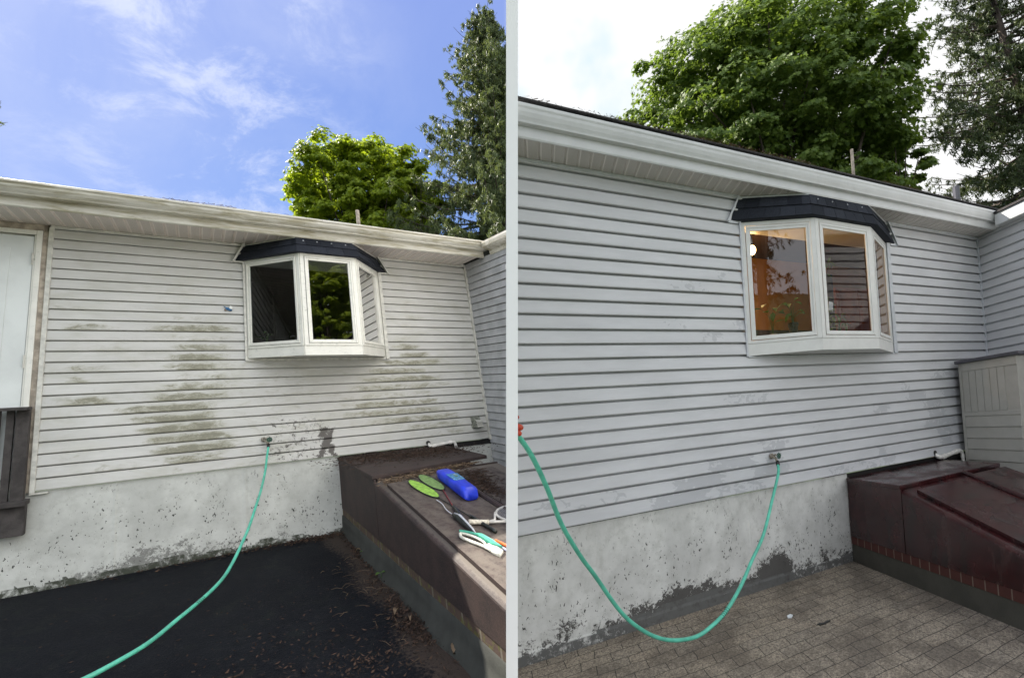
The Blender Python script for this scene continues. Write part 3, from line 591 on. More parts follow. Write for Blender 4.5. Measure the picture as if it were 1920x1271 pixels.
    for t in (.12, .35, .6, .85):
        m = MB(F); c = np.array(LO[1])*(1-t)+np.array(LO[2])*t; h = np.array(HI[1])*(1-t)+np.array(HI[2])*t; c = c*.22+h*.78; m.ell((c[0], c[1]+.012, c[2]), (.009, .006, .006), 8, 5); m.build('nail_head', 'silver', bay, smooth=True)
    return H, bay
PL = dict(right=False, glass=('glass_dim', 'glass_m', 'glass_r'), ys=1., x0=-1.66, x1=2.885, seams=seamsL, stain=stainL, dirt=dirtL, fseam=(-1.10, -.056), yf=.60, gyb=.705, gyt=.80, gz0=1.465, gz1=1.575, gx1=2.875, pitch=.10,
          debris=[(-.75, -.1, 420, .022), (-.9, .6, 140, .01), (1.6, 2.7, 160, .012)], roomd=2.2, bx=(0, .49, 1.085, 1.545), by=.66, skz=(.022, .128), bzt=1.178, gz=(.192, 1.098), fk=(.085, .085, .085),
          re=[(-.089, 0), (.455, .735), (1.13, .735), (1.663, 0)], rtop=[(.018, 0), (.47, .60), (1.09, .60), (1.549, 0)], rz=(1.172, 1.381), rt=(.018, 0, 0, 1.549))
PR = dict(right=True, glass=('glass_l', 'glass_c', 'glass_r'), ys=.5, x0=-2.45, x1=4.178, seams=seamsR, stain=stainR, dirt=lambda X, z, k: smooth01((X-3.05)/.5)*smooth01((-.05-z)/.5)*.0, flare=flareR, fseam=(-1.613, -.088), yf=.272, gyb=.322, gyt=.352, gz0=1.452, gz1=1.565, gx1=4.6, pitch=.20,
          debris=[(-1.45, .8, 900, .016), (-2.2, 1.2, 200, .008), (1.8, 3.8, 300, .006)], roomd=1.3, bx=(0, .765, 1.6, 2.19), by=.30, skz=(.002, .104), bzt=1.155, gz=(.167, 1.072), fk=(.105, .105, .11),
          re=[(-.135, 0), (.70, .345), (1.66, .345), (2.371, 0)], rtop=[(.012, 0), (.74, .268), (1.62, .268), (2.222, 0)], rz=(1.158, 1.381), rt=(.012, 0, 0, 2.222))
HL, bayL = house(FL, PL, 'house with white siding stained by green algae and a bay window with dark panes')
HR, bayR = house(FR, PR, 'house with clean pale grey siding and a bay window lit orange inside')
# return wings at the inside corner
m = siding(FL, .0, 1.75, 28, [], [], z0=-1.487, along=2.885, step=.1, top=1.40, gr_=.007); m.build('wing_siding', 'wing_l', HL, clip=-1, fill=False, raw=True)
m = MB(FL); m.box(2.895, 3.0, -.3, 1.9, -1.95, 1.55); m.build('wing_wall', 'concrete_dark', HL, clip=-1)
m = MB(FL); prof = [(2.87, 1.375), (2.86, 1.44), (2.79, 1.45), (2.76, 1.475), (2.75, 1.52), (2.75, 1.545), (2.90, 1.56), (2.90, 1.375)]
m.hexa([(x, .80, z) for x, z in prof], [(x, 1.9, z-.012) for x, z in prof]); m.build('wing_gutter', 'gutter_l', HL, clip=-1)
m = MB(FL); m.hexa([(2.80, .78, 1.566), (2.80, 1.9, 1.556), (4.2, 1.9, 1.9), (4.2, .6, 1.9)], [(2.80, .78, 1.578), (2.80, 1.9, 1.568), (4.2, 1.9, 1.912), (4.2, .6, 1.912)]); m.build('wing_roof', 'roofing', HL, clip=-1)
m = siding(FR, .0, 3.4, 25, [], [], along=4.178, step=.1, depth=.015, top=1.38); m.build('wing_siding', 'vinyl_clean', HR, fill=False, raw=True)
m = MB(FR); m.box(4.03, 4.25, .34, 3.4, 1.384, 1.52); m.build('wing_gutter', 'gutter_r', HR, bevel=.01)
m = MB(FR); m.box(4.01, 4.7, .33, 3.4, 1.522, 1.545); m.build('wing_roof', 'roofing', HR)
m = MB(FR); m.box(4.19, 4.6, -.3, 3.4, -1.95, 1.383); m.build('wing_wall', 'trim_r', HR)
# door at the far left of the dirty wall
m = MB(FL); m.box(-2.75, -1.775, -.02, .004, -1.0, 1.255); m.box(-2.75, -1.93, .004, .012, -.8, 1.12); dr = m.build('door', 'door_l', HL, bevel=.004)
m = MB(FL); m.box(-2.85, -1.758, .0, .02, 1.272, 1.318); m.box(-1.758, -1.715, .0, .022, -1.0, 1.318); m.box(-1.772, -1.758, .0, .014, -1.0, 1.271); m.build('door_casing', 'frame_l', dr, bevel=.004)
m = MB(FL)
for z in (1.02, .02): m = MB(FL); m.tube([(-1.775, .016, z-.06), (-1.775, .016, z+.06)], .008, 8); m.build('hinge', 'trim_l', dr)
m = MB(FL); m.box(-1.714, -1.674, -.01, .012, -1.13, 1.383); m.box(-2.9, -1.674, -.01, .012, 1.319, 1.383); m.build('wood_trim', 'wood_tan', HL)
# ------------------------------------------------------------------ roof pipes (things)
m = MB(FL); 
def roofpipe(F, x, y, z0, z1, r, mt, label, n=10, taper=1.):
    m = MB(F); m.tube([(x, y, z0), (x, y, z1-.004), (x, y, z1)], [r, r*taper, r*taper*.8], n); m.tube([(x, y, z0), (x, y, z0+.02)], [r*1.8, r*1.3], n)
    return m.build('vent_pipe', mt, label=label, cat='pipe', smooth=False)
roofpipe(FL, 1.532, -.55, 1.62, 2.262, .026, 'wood_tan', 'short brown pipe sticking up behind the dirty gutter in front of the maple')
roofpipe(FR, 2.386, -.62, 1.72, 2.545, .030, 'wood_tan', 'tan pipe sticking up from the roof edge in front of the large maple', 4)
roofpipe(FR, 4.811, -.62, 1.72, 2.416, .055, 'lid_plastic', 'short dark grey pipe above the clean gutter in front of the spruce')
# ------------------------------------------------------------------ bulkhead (cellar) doors
def bulkhead(F, right):
    s = 'r' if right else 'l'; mt = 'rust_'+s; clip = 0 if right else -1
    if right: X, XE, LY, zl, SY, k, zs, YE, zb = 1.259, 2.93, .732, -1.166, .735, -.26, -1.204, 2.4, -1.705; lab = 'wet dark red steel cellar hatch against the clean foundation'
    else: X, XE, LY, zl, SY, k, zs, YE, zb = .885, 2.19, 1.353, -1.141, 1.36, -.121, -1.190, 3.95, -1.692; lab = 'rusty brown steel cellar hatch covered in leaf litter beside the dirty wall'
    B = thing('cellar_hatch', F, (X, .02, -1.94), lab, 'cellar hatch'); ys = .5 if right else 1.
    def zslope(y): return zs+k*(y-SY)
    # flat top lid
    m = MB(F)
    if right: m.hexa([(X-.012, .0, zl-.036), (XE, .0, zl-.036), (XE+.02, LY, zl-.036), (X-.012, LY, zl-.036)], [(X-.012, .0, zl), (XE, .0, zl), (XE+.02, LY, zl), (X-.012, LY, zl)], stain=0)
    else:
        nx, ny = 50, 50; 
        m.hexa([(X-.012, .0, zl-.036), (XE, .0, zl-.036), (XE+.02, 1.10, zl-.036), (X-.012, LY, zl-.036)], [(X-.012, .0, zl), (XE, .0, zl), (XE+.02, 1.10, zl), (X-.012, LY, zl)], stain=.1)
    m.build('top_lid', mt, B, bevel=.006)
    # side panels
    for nm, y0, y1, off in (('side_panel', .0, SY-.004, 0.), ('side_panel', SY+.004, YE, .0)):
        m = MB(F); n = 2 if y0 == 0 else 24; r = .035
        ya = np.linspace(y0, y1, n)
        top = [zl-.037 if y0 == 0 else zslope(y)-r for y in ya]
        m.hexa([(X+off, y, zb) for y in (y0, y1)]+[(X+off, y, z) for y, z in list(zip(ya, top))[::-1]], [(X+off+.02, y, zb) for y in (y0, y1)]+[(X+off+.02, y, z) for y, z in list(zip(ya, top))[::-1]], stain=0)
        if y0 > 0:     # rolled upper edge
            an = np.linspace(0, math.pi/2, 6); row = []
            P_ = [[(X+r*2.2*(1-math.cos(t)), y, zslope(y)-r+r*math.sin(t)) for t in an]+[(X+.16, y, zslope(y)+.001)] for y in ya]
            V = [p for r_ in P_ for p in r_]; q = 7
            m.add(V, [(i*q+j, i*q+j+1, (i+1)*q+j+1, (i+1)*q+j) for i in range(n-1) for j in range(q-1)], stain=[[0, .1, .3, .7, 1, 1, 1][j] for _ in range(n) for j in range(q)])
        m.build(nm, mt, B, clip=clip, fill=False, smooth=False)
    # far side and slope deck under the doors
    m = MB(F); y1 = YE
    m.hexa([(X+.10, SY, zslope(SY)-.03), (XE, SY, zslope(SY)-.03), (XE, y1, zslope(y1)-.03), (X+.10, y1, zslope(y1)-.03)], [(X+.10, SY, zslope(SY)), (XE, SY, zslope(SY)), (XE, y1, zslope(y1)), (X+.10, y1, zslope(y1))], stain=1)
    m.hexa([(XE-.02, 0, -1.94), (XE, 0, -1.94), (XE, y1, -1.94), (XE-.02, y1, -1.94)], [(XE-.02, 0, zslope(SY)-.01), (XE, 0, zslope(SY)-.01), (XE, y1, zslope(y1)-.031), (XE-.02, y1, zslope(y1)-.031)])
    m.box(X+.03, XE, SY-.03, SY-.005, zslope(SY)-.05, zl-.037)
    m.build('frame', mt, B, clip=clip)
    # two door leaves
    if right: leaves = [(1.362, 2.215, .835), (2.255, XE-.02, .80)]; l2 = 2.20
    else: leaves = [(.940, 1.505, 1.565), (1.585, 2.03, 1.53)]; l2 = 3.80
    for a, b, y0 in leaves:
        m = MB(F); n = 26; t = .030
        for (lo, hi) in (((a, y0), (b, l2)),):
            xs = np.linspace(a, b, 14); yy = np.linspace(y0, l2, n); XX, YY = np.meshgrid(xs, yy); ZZ = np.array([zslope(y) for y in YY.ravel()])+t
            idx = np.arange(XX.size).reshape(n, 14); ns = rs.uniform(.35, .75, XX.size)
            m.add(np.stack([XX.ravel(), YY.ravel(), ZZ], 1), np.stack([idx[:-1, :-1], idx[:-1, 1:], idx[1:, 1:], idx[1:, :-1]], -1).reshape(-1, 4), stain=ns if not right else 0)
            bot = .002
            for P4 in ([(a, y0), (a, l2)], [(b, y0), (b, l2)], [(a, y0), (b, y0)], [(a, l2), (b, l2)]):
                (xa, ya), (xb, yb) = P4; m.add([(xa, ya, zslope(ya)+bot), (xb, yb, zslope(yb)+bot), (xb, yb, zslope(yb)+t), (xa, ya, zslope(ya)+t)], [(0, 1, 2, 3)], stain=0)
        m.build('door_leaf', mt, B, clip=clip, fill=False)
    m = MB(F); xa = 2.235 if right else 1.53
    yy = np.linspace((.745 if right else 1.62), l2, 8)
    m.tube([(xa-(.04*(y-.745) if right else 0), y, zslope(y)+.036) for y in yy], .022 if right else .024, 8, stain=.2); m.build('centre_bar', mt, B, clip=clip, fill=False)
    # masonry base
    if right:
        m = MB(F); m.box(X+.004, XE, 0, YE, -1.776, zb-.001); m.build('brick_course', 'brick_r', B, bevel=.002)
        m = MB(F); m.box(X+.010, XE, 0, YE, -1.95, -1.777); m.build('concrete_base', 'concrete_base', B, bevel=.004)
    else:
        m = MB(F); m.box(X+.004, XE, 0, YE, -1.76, zb-.001); m.build('brick_course', 'brick_l', B, clip=clip)
        n = 60; V = []
        for y in np.linspace(0, YE, n):
            wv = .012*math.sin(y*4)+.008*math.sin(y*11); sk = .02+.03*min(1, y/1.2)
            V += [(X+.006, y, -1.757), (X-.006, y, -1.765), (X-.012+wv*.3, y, -1.83), (X-sk*.6+wv, y, -1.88), (X-sk-.02+wv, y, -1.932), (X-sk-.02+wv, y, -1.95)]
        m = MB(F); m.add(V, [(i*6+j, i*6+j+1, (i+1)*6+j+1, (i+1)*6+j) for i in range(n-1) for j in range(5)]); m.build('concrete_base', 'kerb_dark', B, clip=clip, fill=False, smooth=True)
    return B, zslope
BL, zsL = bulkhead(FL, False); BR, zsR = bulkhead(FR, True)
# ------------------------------------------------------------------ litter
def litter(F, spots, name, mt, label, zf, size=(.008, .03), clip=-1, aspect=3.5, curl=.012):
    m = MB(F); V = []; tn = []; n = 0
    for cx, cy, rx, ry, cnt in spots:
        for i in range(cnt):
            x = cx+rs.normal()*rx*.5; y = cy+rs.normal()*ry*.5; L = rs.uniform(*size); W = L/aspect*rs.uniform(.5, 1.4); a = rs.uniform(0, 6.28); z = zf(y)+.003+rs.uniform(0, curl*.6); c, s_ = math.cos(a), math.sin(a); q = rs.uniform(-1, 1)*curl
            V += [(x-L*c, y-L*s_, z+abs(q)*.3), (x-W*s_, y+W*c, z), (x+L*c, y+L*s_, z+abs(q)), (x+W*s_, y-W*c, z+.3*abs(q)+.002)]; tn += [rs.uniform(0, 1)**1.6]*4; n += 1
    m.add(V, np.arange(n*4).reshape(n, 4), tone=np.array(tn)); return m.build(name, mt, clip=clip, fill=False, kind='stuff', raw=True, label=label)
litter(FL, [(1.55, .48, .8, .42, 1900), (1.2, .25, .45, .22, 700), (1.9, .38, .4, .3, 600)], 'leaf_litter', 'litter', 'dark needles and twigs on the flat top of the rusty hatch', lambda y: -1.141, (.008, .028), 0)
litter(FL, [(1.02, 1.46, .12, .10, 240), (1.3, 1.40, .25, .07, 420), (1.6, 1.33, .3, .08, 420), (1.85, 1.27, .2, .06, 200), (.99, 2.4, .03, 1.0, 160), (1.0, 3.3, .03, .6, 200)], 'leaf_litter', 'tanlitter', 'tan dead leaves below the lid of the rusty hatch', lambda y: zsL(y)+.008 if y > 1.36 else -1.176, (.008, .026), -1)
litter(FL, [(1.66, 1.95, .13, .4, 700), (1.75, 1.75, .14, .3, 350)], 'pine_straw', 'litter', 'brown pine straw beside the blue jug on the hatch', lambda y: zsL(y)+.032, (.012, .04), -1, 9)
litter(FL, [(.76, 2.1, .10, .9, 500), (.82, .9, .05, .6, 350), (.74, 2.5, .10, .3, 260), (.40, 2.75, .25, .2, 170), (.15, 2.5, .8, .5, 200), (-.2, 2.3, .7, .7, 120)], 'leaf_litter', 'litter', 'dead leaves and roots along the base of the rusty hatch', lambda y: -1.928, (.005, .020), -1, 3, .018)
litter(FL, [(-.3, 1.6, 1.9, 1.9, 260), (.3, 2.2, 1.2, 1.2, 260)], 'leaf_litter', 'litter', 'sparse needles and crumbs over the open dark patio', lambda y: -1.928, (.003, .016), -1, 3.5, .008)
litter(FL, [(.2, .06, 1.4, .08, 500), (.62, .10, .3, .1, 250)], 'leaf_litter', 'litter', 'dark debris along the foot of the dirty foundation', lambda y: -1.928, (.006, .02), 0, 2.5, .02)
m = MB(FL)
for i in range(60):
    x, y = rs.normal(.70, .12), rs.uniform(.9, 2.9); a = rs.uniform(0, 6.28); L = rs.uniform(.03, .11); m.tube([(x, y, -1.924), (x+L*.5*math.cos(a), y+L*.5*math.sin(a)+.004, -1.920+rs.uniform(0, .012)), (x+L*math.cos(a+.1), y+L*math.sin(a+.1), -1.923)], [.0013, .0012, .0008], 5, tone=rs.uniform(.1, .6))
m.build('twigs', 'tanlitter', kind='stuff', label='thin dry twigs scattered beside the rusty hatch base', clip=-1, fill=False)
# big curled dead leaves + seedling
def leafshape(m, c, L, W, a, bend, tone, tilt=0.):
    n = 6; V = []
    for i in range(n+1):
        t = i/n; w_ = W*math.sin(math.pi*min(1, t*1.02))**.8*(1-.25*t); z = bend*math.sin(t*math.pi)+tilt*t*L
        for q in (-1, 0, 1): V.append((c[0]+(t*L)*math.cos(a)-q*w_*math.sin(a), c[1]+(t*L)*math.sin(a)+q*w_*math.cos(a), c[2]+z+abs(q)*bend*.3))
    m.add(V, [(i*3+j, i*3+j+1, (i+1)*3+j+1, (i+1)*3+j) for i in range(n) for j in range(2)], tone=tone)
for i, (x, y, L, a, lab) in enumerate([(.80, .80, .09, .4, 'curled brown leaf near the corner of foundation and rusty hatch'), (.74, 2.20, .12, 2.2, 'large curled tan leaf against the rusty hatch base'), (.75, 2.42, .07, -1.2, 'small upright tan leaf below the larger curled leaf'), (.82, 2.95, .14, -.9, 'long pale strip of bark near the bottom of the rusty hatch base')]):
    m = MB(FL); leafshape(m, (x, y, -1.92), L*.7, L*.17, a, .03, .45); m.build('dead_leaf', 'tanlitter', label=lab, cat='leaf', group='big dead leaves on the dark patio', smooth=True)
sd = thing('seedling', FL, (.82, 1.56, -1.93), 'small green seedling with two leaves at the base of the rusty hatch', 'plant')
m = MB(FL); m.tube([(.82, 1.56, -1.93), (.82, 1.55, -1.88)], .002, 5, tone=.5); m.build('stem', 'shrub_leaf', sd)
for a in (2.6, .4):
    m = MB(FL); leafshape(m, (.82, 1.55, -1.88), .06, .020, a, .008, 1.); m.build('leaf', 'shrub_leaf', sd, smooth=True)
m = MB(FL); leafshape(m, (.83, .86, -1.90), .06, .018, 1.2, .01, 1.); m.build('yellow_leaf', 'shrub_leaf', label='small yellow green leaf in the debris near the foundation corner', cat='leaf')
# ------------------------------------------------------------------ hoses, taps
def spline(P, sub=6):
    P = np.array(P, float); n = len(P); out = []
    for i in range(n-1):
        p0, p1, p2, p3 = P[max(i-1, 0)], P[i], P[i+1], P[min(i+2, n-1)]
        for t in np.arange(sub)/sub: out.append(.5*((2*p1)+(-p0+p2)*t+(2*p0-5*p1+4*p2-p3)*t*t+(-p0+3*p1-3*p2+p3)*t**3))
    out.append(P[-1]); return np.array(out)
def tap(F, x, y, z, label, ys=1.):
    t = thing('garden_tap', F, (x, 0.015, z), label, 'tap')
    m = MB(F); m.tube([(x-.035, .018*ys, z+.01), (x-.035, .03*ys, z+.01)], .024, 14); m.tube([(x-.035, .02*ys, z+.01), (x-.025, .05*ys, z+.006), (x-.01, .075*ys, z-.004), (x, .085*ys, z-.03)], [.012, .014, .013, .012], 10)
    m.tube([(x-.022, .05*ys, z+.005), (x-.018, .085*ys, z+.025), (x-.01, .11*ys, z+.02)], [.010, .009, .006], 8); m.tube([(x-.03, .05*ys, z+.015), (x-.03, .05*ys, z+.036)], [.011, .008], 8); m.build('body', 'brass', t, smooth=True)
    m = MB(F); c = np.array([x+.014, .115*ys, z+.012]); R = .020
    for k in range(8):
        a = k*math.pi/4; m.ell(c+np.array([R*math.cos(a), 0, R*math.sin(a)]), (.0085, .007*ys, .0085), 8, 6)
        m.tube([c, c+np.array([R*math.cos(a), 0, R*math.sin(a)])], .0035, 5)
    m.ell(c, (.008, .010*ys, .008), 8, 6); m.build('handle', 'green_metal', t, smooth=True)
    return t
tap(FL, .165, 0, -.872, 'garden tap with green wheel handle on the dirty wall'); tap(FR, .245, 0, -.868, 'garden tap with green wheel handle on the clean wall', .8)
Rh = [[-2.151, 1.363, -0.471], [-2.088, 1.305, -0.565], [-2.02, 1.238, -0.71], [-1.947, 1.139, -0.897], [-1.85, 1.066, -1.067], [-1.764, 1.011, -1.192], [-1.622, 0.938, -1.403], [-1.515, 0.911, -1.521], [-1.373, 0.861, -1.635], [-1.229, 0.846, -1.699], [-1.048, 0.803, -1.742], [-0.905, 0.781, -1.723], [-0.764, 0.755, -1.673], [-0.569, 0.646, -1.596], [-0.404, 0.558, -1.487], [-0.214, 0.465, -1.358], [0.019, 0.303, -1.134], [0.197, 0.152, -0.99], [0.243, 0.085, -0.925]]
Lh = [[0.168, 0.080, -0.935], [0.139, 0.173, -1.046], [0.104, 0.333, -1.151], [0.034, 0.637, -1.266], [-0.031, 0.912, -1.334], [-0.1, 1.136, -1.433], [-0.164, 1.343, -1.492], [-0.229, 1.521, -1.552], [-0.297, 1.677, -1.603], [-0.371, 1.884, -1.605], [-0.459, 2.051, -1.613], [-0.561, 2.283, -1.6], [-0.677, 2.537, -1.586], [-0.828, 2.777, -1.556], [-0.936, 2.904, -1.537]]
for F, P_, lab, cf in ((FL, Lh, 'green garden hose running from the dirty wall over the dark patio', .70), (FR, Rh, 'green garden hose hanging in a loop in front of the clean foundation', .66)):
    pts = spline(P_, 8); W = T(F, pts)
    root = bpy.data.objects.new('garden_hose', None); COL.objects.link(root); root.location = W[W[:, 2].argmin()]; tagit(root, lab, 'hose')
    m = MB(); m.tube(W, .0112, 12); m.build('hose', 'hose', root, smooth=True, clip=1 if F is FR else 0)
    e = W[:3] if F is FL else W[-3:][::-1]; d_ = e[0]-e[2]; d_ /= np.linalg.norm(d_)
    m = MB(); m.tube([e[0]-d_*.012, e[0]+d_*.02, e[0]+d_*.034], [.0145, .0155, .013], 12); m.build('coupling', 'black_rubber', root, smooth=True)
    i = int(len(W)*cf); 
    m = MB(); seg = W[i-2:i+3]; L_ = 60; tt = np.linspace(0, 1, L_); base = np.array([[np.interp(t, np.linspace(0, 1, 5), seg[:, k]) for k in range(3)] for t in tt]); tg = seg[-1]-seg[0]; tg /= np.linalg.norm(tg); u = np.cross(tg, [0, 0, 1.]); u /= np.linalg.norm(u); q = np.cross(tg, u)
    an = tt*2*math.pi*5.5; m.tube(base+.0118*(np.cos(an)[:, None]*u+np.sin(an)[:, None]*q), .0014, 5); m.build('repair_band', 'black_rubber', root)
# gloved hand at the dividing panel holding the hose
def cap_tube(m, pts, r, n=12):
    pts = np.array(pts, float); pts = spline(pts, 5); k = len(pts); rr = np.interp(np.linspace(0, 1, k), np.linspace(0, 1, len(r)), r)
    e = pts[-1]-pts[-2]; e /= np.linalg.norm(e); tip = [pts[-1]+e*rr[-1]*s_ for s_ in (.35, .65, .88, .99)]; tr = [rr[-1]*math.sqrt(max(0, 1-s_*s_)) for s_ in (.35, .65, .88, .99)]
    m.tube(np.vstack([pts, tip]), np.concatenate([rr, tr]), n)
def cp(u, v, D): return np.array(campt((u-960)/960*D, -(v-635.5)/960*D, D))
hd = MB()
cap_tube(hd, [cp(945, 800, 2.10), cp(962, 798, 2.06), cp(976, 801.5, 2.03)], [.018, .016, .0118])
cap_tube(hd, [cp(945, 812, 2.10), cp(962, 808, 2.05), cp(973.5, 812.5, 2.02)], [.017, .015, .0108])
cap_tube(hd, [cp(945, 786, 2.12), cp(960, 781, 2.08), cp(970.0, 782, 2.05)], [.015, .012, .0085])
cap_tube(hd, [cp(944, 780, 2.12), cp(950, 800, 2.10), cp(955, 822, 2.10)], [.022, .030, .020])
hd.build('gloved_hand', 'glove', label='fingers of an orange rubber glove gripping the hose at the white panel', cat='hand', smooth=True, clip=1)
# ------------------------------------------------------------------ small things on the walls
bo = thing('bird_ornament', FL, (-.173, .02, .55), 'small blue bird ornament with a white wing on the dirty siding', 'ornament')
m = MB(FL); m.ell((-.175, .03, .585), (.026, .010, .017), 10, 7); m.ell((-.150, .03, .572), (.020, .009, .014), 10, 7); m.hexa([(-.20, .022, .60), (-.218, .022, .618), (-.185, .022, .604)], [(-.20, .032, .60), (-.218, .032, .618), (-.185, .032, .604)]); m.build('body', 'ornament_blue', bo, smooth=True)
m = MB(FL); P_ = [(-.162, .600), (-.148, .626), (-.130, .608), (-.128, .590), (-.140, .580), (-.155, .584)]; m.hexa([(x, .024, z) for x, z in P_], [(x, .034, z) for x, z in P_]); m.build('wing', 'ornament_white', bo, bevel=.002)
m = MB(FL); m.ell((-.196, .03, .573), (.012, .009, .014), 8, 6); m.build('head', 'ornament_tan', bo, smooth=True)
dv = thing('dryer_vent', FL, (2.69, .0, -.97), 'weathered grey dryer vent hood low on the dirty wall near its corner', 'vent')
m = MB(FL); m.box(2.62, 2.75, .0, .026, -.975, -.815); m.build('flange', 'vent_metal', dv, bevel=.003)
m = MB(FL); m.hexa([(2.635, .024, -.96), (2.74, .024, -.96), (2.74, .024, -.83), (2.635, .024, -.83)], [(2.640, .135, -.955), (2.735, .135, -.955), (2.735, .055, -.835), (2.640, .055, -.835)]); m.build('hood', 'vent_metal', dv, bevel=.003)
for k in range(3):
    m = MB(FL); m.hexa([(2.645, .135, -.945+k*.03), (2.73, .135, -.945+k*.03), (2.73, .12-k*.018, -.918+k*.03), (2.645, .12-k*.018, -.918+k*.03)], [(2.645, .141, -.945+k*.03), (2.73, .141, -.945+k*.03), (2.73, .126-k*.018, -.918+k*.03), (2.645, .126-k*.018, -.918+k*.03)]); m.build('louvre', 'trim_l', dv)
def drain(F, pts, label, r, sz):
    t = thing('drain_pipe', F, pts[0], label, 'pipe'); m = MB(F); m.tube(spline(pts, 5), r, 12); m.build('pipe', 'pvc', t, smooth=True)
    for a, b in sz:
        m = MB(F); A = np.array(a); B_ = np.array(b); m.tube([A, A*.5+B_*.5, B_], r*1.22, 14); m.build('socket', 'pvc', t)
    m = MB(F); m.tube([(pts[0][0]-.01, .008, pts[0][2]+.005), (pts[0][0]-.008, .024, pts[0][2]+.006)], r*1.5, 10); m.build('wall_hole', 'black_rubber', t)
drain(FL, [(1.985, .0, -1.10), (1.985, .05, -1.125), (2.03, .075, -1.125), (2.25, .09, -1.102), (2.30, .09, -1.115), (2.315, .09, -1.165), (2.315, .09, -1.26)], 'dirty white plastic drain pipe elbow above the rusty hatch', .020, [((2.035, .077, -1.124), (2.075, .08, -1.121)), ((2.225, .088, -1.105), (2.262, .09, -1.103)), ((2.315, .09, -1.17), (2.315, .09, -1.20))])
drain(FR, [(2.83, .0, -1.10), (2.84, .035, -1.125), (2.93, .05, -1.135), (3.20, .05, -1.108), (3.29, .05, -1.108), (3.335, .05, -1.15), (3.34, .05, -1.26)], 'white plastic drain pipe elbow above the dark red hatch', .023, [((2.93, .05, -1.136), (2.975, .05, -1.131)), ((3.18, .05, -1.110), (3.225, .05, -1.108)), ((3.335, .05, -1.155), (3.338, .05, -1.185))])
# ------------------------------------------------------------------ things on the rusty hatch
def on(x, y, h=0.): return (x, y, zsL(y)+.032+h)
jug = thing('plastic_jug', FL, on(1.43, 2.0), 'bright blue plastic jug lying on its side on the rusty hatch', 'jug')
def jring(t, w_, h, inset=0.):
    A = np.array([1.437, 1.62]); B_ = np.array([1.405, 2.27]); c = A*(1-t)+B_*t; D = np.array([.95, .02]); out = []
    for q in range(20):
        a = q*2*math.pi/20; ca, sa = math.cos(a), math.sin(a); r_ = (abs(ca)**5+abs(sa)**5)**(-1/5)
        x = c[0]+w_*ca*r_*D[0]; y = c[1]+w_*ca*r_*D[1]; out.append(on(x, y, h*.5+.5*h*sa*r_*1.0+.002))
    return out
rings = [jring(-.055, .018, .035), jring(-.02, .022, .04), jring(.0, .045, .055), jring(.10, .066, .088), jring(.18, .070, .094), jring(.45, .071, .096), jring(.52, .069, .093), jring(.60, .071, .096), jring(.93, .071, .096), jring(.985, .066, .088), jring(1.0, .055, .07)]
m = MB(FL); m.add([p for r_ in rings for p in r_], [(i*20+j, i*20+(j+1) % 20, (i+1)*20+(j+1) % 20, (i+1)*20+j) for i in range(len(rings)-1) for j in range(20)]+[tuple(range(20)), tuple(range(200, 220))]); m.build('body', 'blue_plastic', jug, smooth=True)
m = MB(FL); m.tube([on(1.445, 1.545, .022), on(1.442, 1.575, .022)], .024, 14); m.build('cap', 'blue_plastic', jug)
m = MB(FL); m.hexa([on(1.375, 1.87, .099), on(1.478, 1.875, .099), on(1.468, 2.06, .099), on(1.37, 2.05, .099)], [on(1.375, 1.87, .101), on(1.478, 1.875, .101), on(1.468, 2.06, .101), on(1.37, 2.05, .101)]); lb = m.build('paper_label', 'label_blue', jug)
m = MB(FL)
for k in range(26):
    x = rs.uniform(1.378, 1.46); y = rs.uniform(1.88, 2.04); a = rs.uniform(0, 3); L = rs.uniform(.008, .02); m.add([on(x, y, .1015), on(x+L*math.cos(a), y+L*math.sin(a), .1015), on(x+L*.8*math.cos(a)+.006, y+L*.8*math.sin(a)+.006, .1015), on(x+.004, y+.006, .1015)], [(0, 1, 2, 3)])
m.build('print', 'label_white', lb)
m = MB(FL); m.tube([on(1.432, 1.95, .1012), on(1.432, 1.95, .1022)], .022, 12); m.build('print', 'label_green', lb)
def racket(tip, neck, halfw, sh, grip, mats, label, frame_r=.0042, pitch=.0085, sr=.0011, h=.008):
    tip = np.array(tip); neck = np.array(neck); c = (tip+neck)/2; ax = neck-tip; L = np.linalg.norm(ax); ax /= L; pr = np.array([-ax[1], ax[0]])
    R = thing('racket', FL, on(*c), label, 'racket'); a = L/2
    m = MB(FL); E = [c+ax*a*math.cos(t)+pr*halfw*math.sin(t) for t in np.linspace(0, 2*math.pi, 41)]; m.tube([on(p[0], p[1], h) for p in E], frame_r, 8); m.build('head_frame', mats[0], R, smooth=True)
    m = MB(FL)
    for q in np.arange(-a+pitch, a, pitch):
        w_ = halfw*math.sqrt(max(0, 1-(q/a)**2)); p0 = c+ax*q-pr*w_; p1 = c+ax*q+pr*w_; m.tube([on(*p0, h), on(*p1, h)], sr, 4)
    for q in np.arange(-halfw+pitch, halfw, pitch):
        w_ = a*math.sqrt(max(0, 1-(q/halfw)**2)); p0 = c+pr*q-ax*w_; p1 = c+pr*q+ax*w_; m.tube([on(*p0, h+.001), on(*p1, h+.001)], sr, 4)
    m.build('strings', mats[1], R, clip=-1, fill=False)
    m = MB(FL); m.tube([on(*neck, h), on(*sh, h)], .0042, 8); m.build('shaft', mats[2], R)
    m = MB(FL); g = np.array(grip); s_ = np.array(sh); m.tube([on(*s_, h+.004), on(*(s_*.9+g*.1), h+.006), on(*(s_*.1+g*.9), h+.006), on(*g, h+.006)], [.008, .0125, .013, .015], 10); m.build('grip', mats[3], R, smooth=True)
    return R
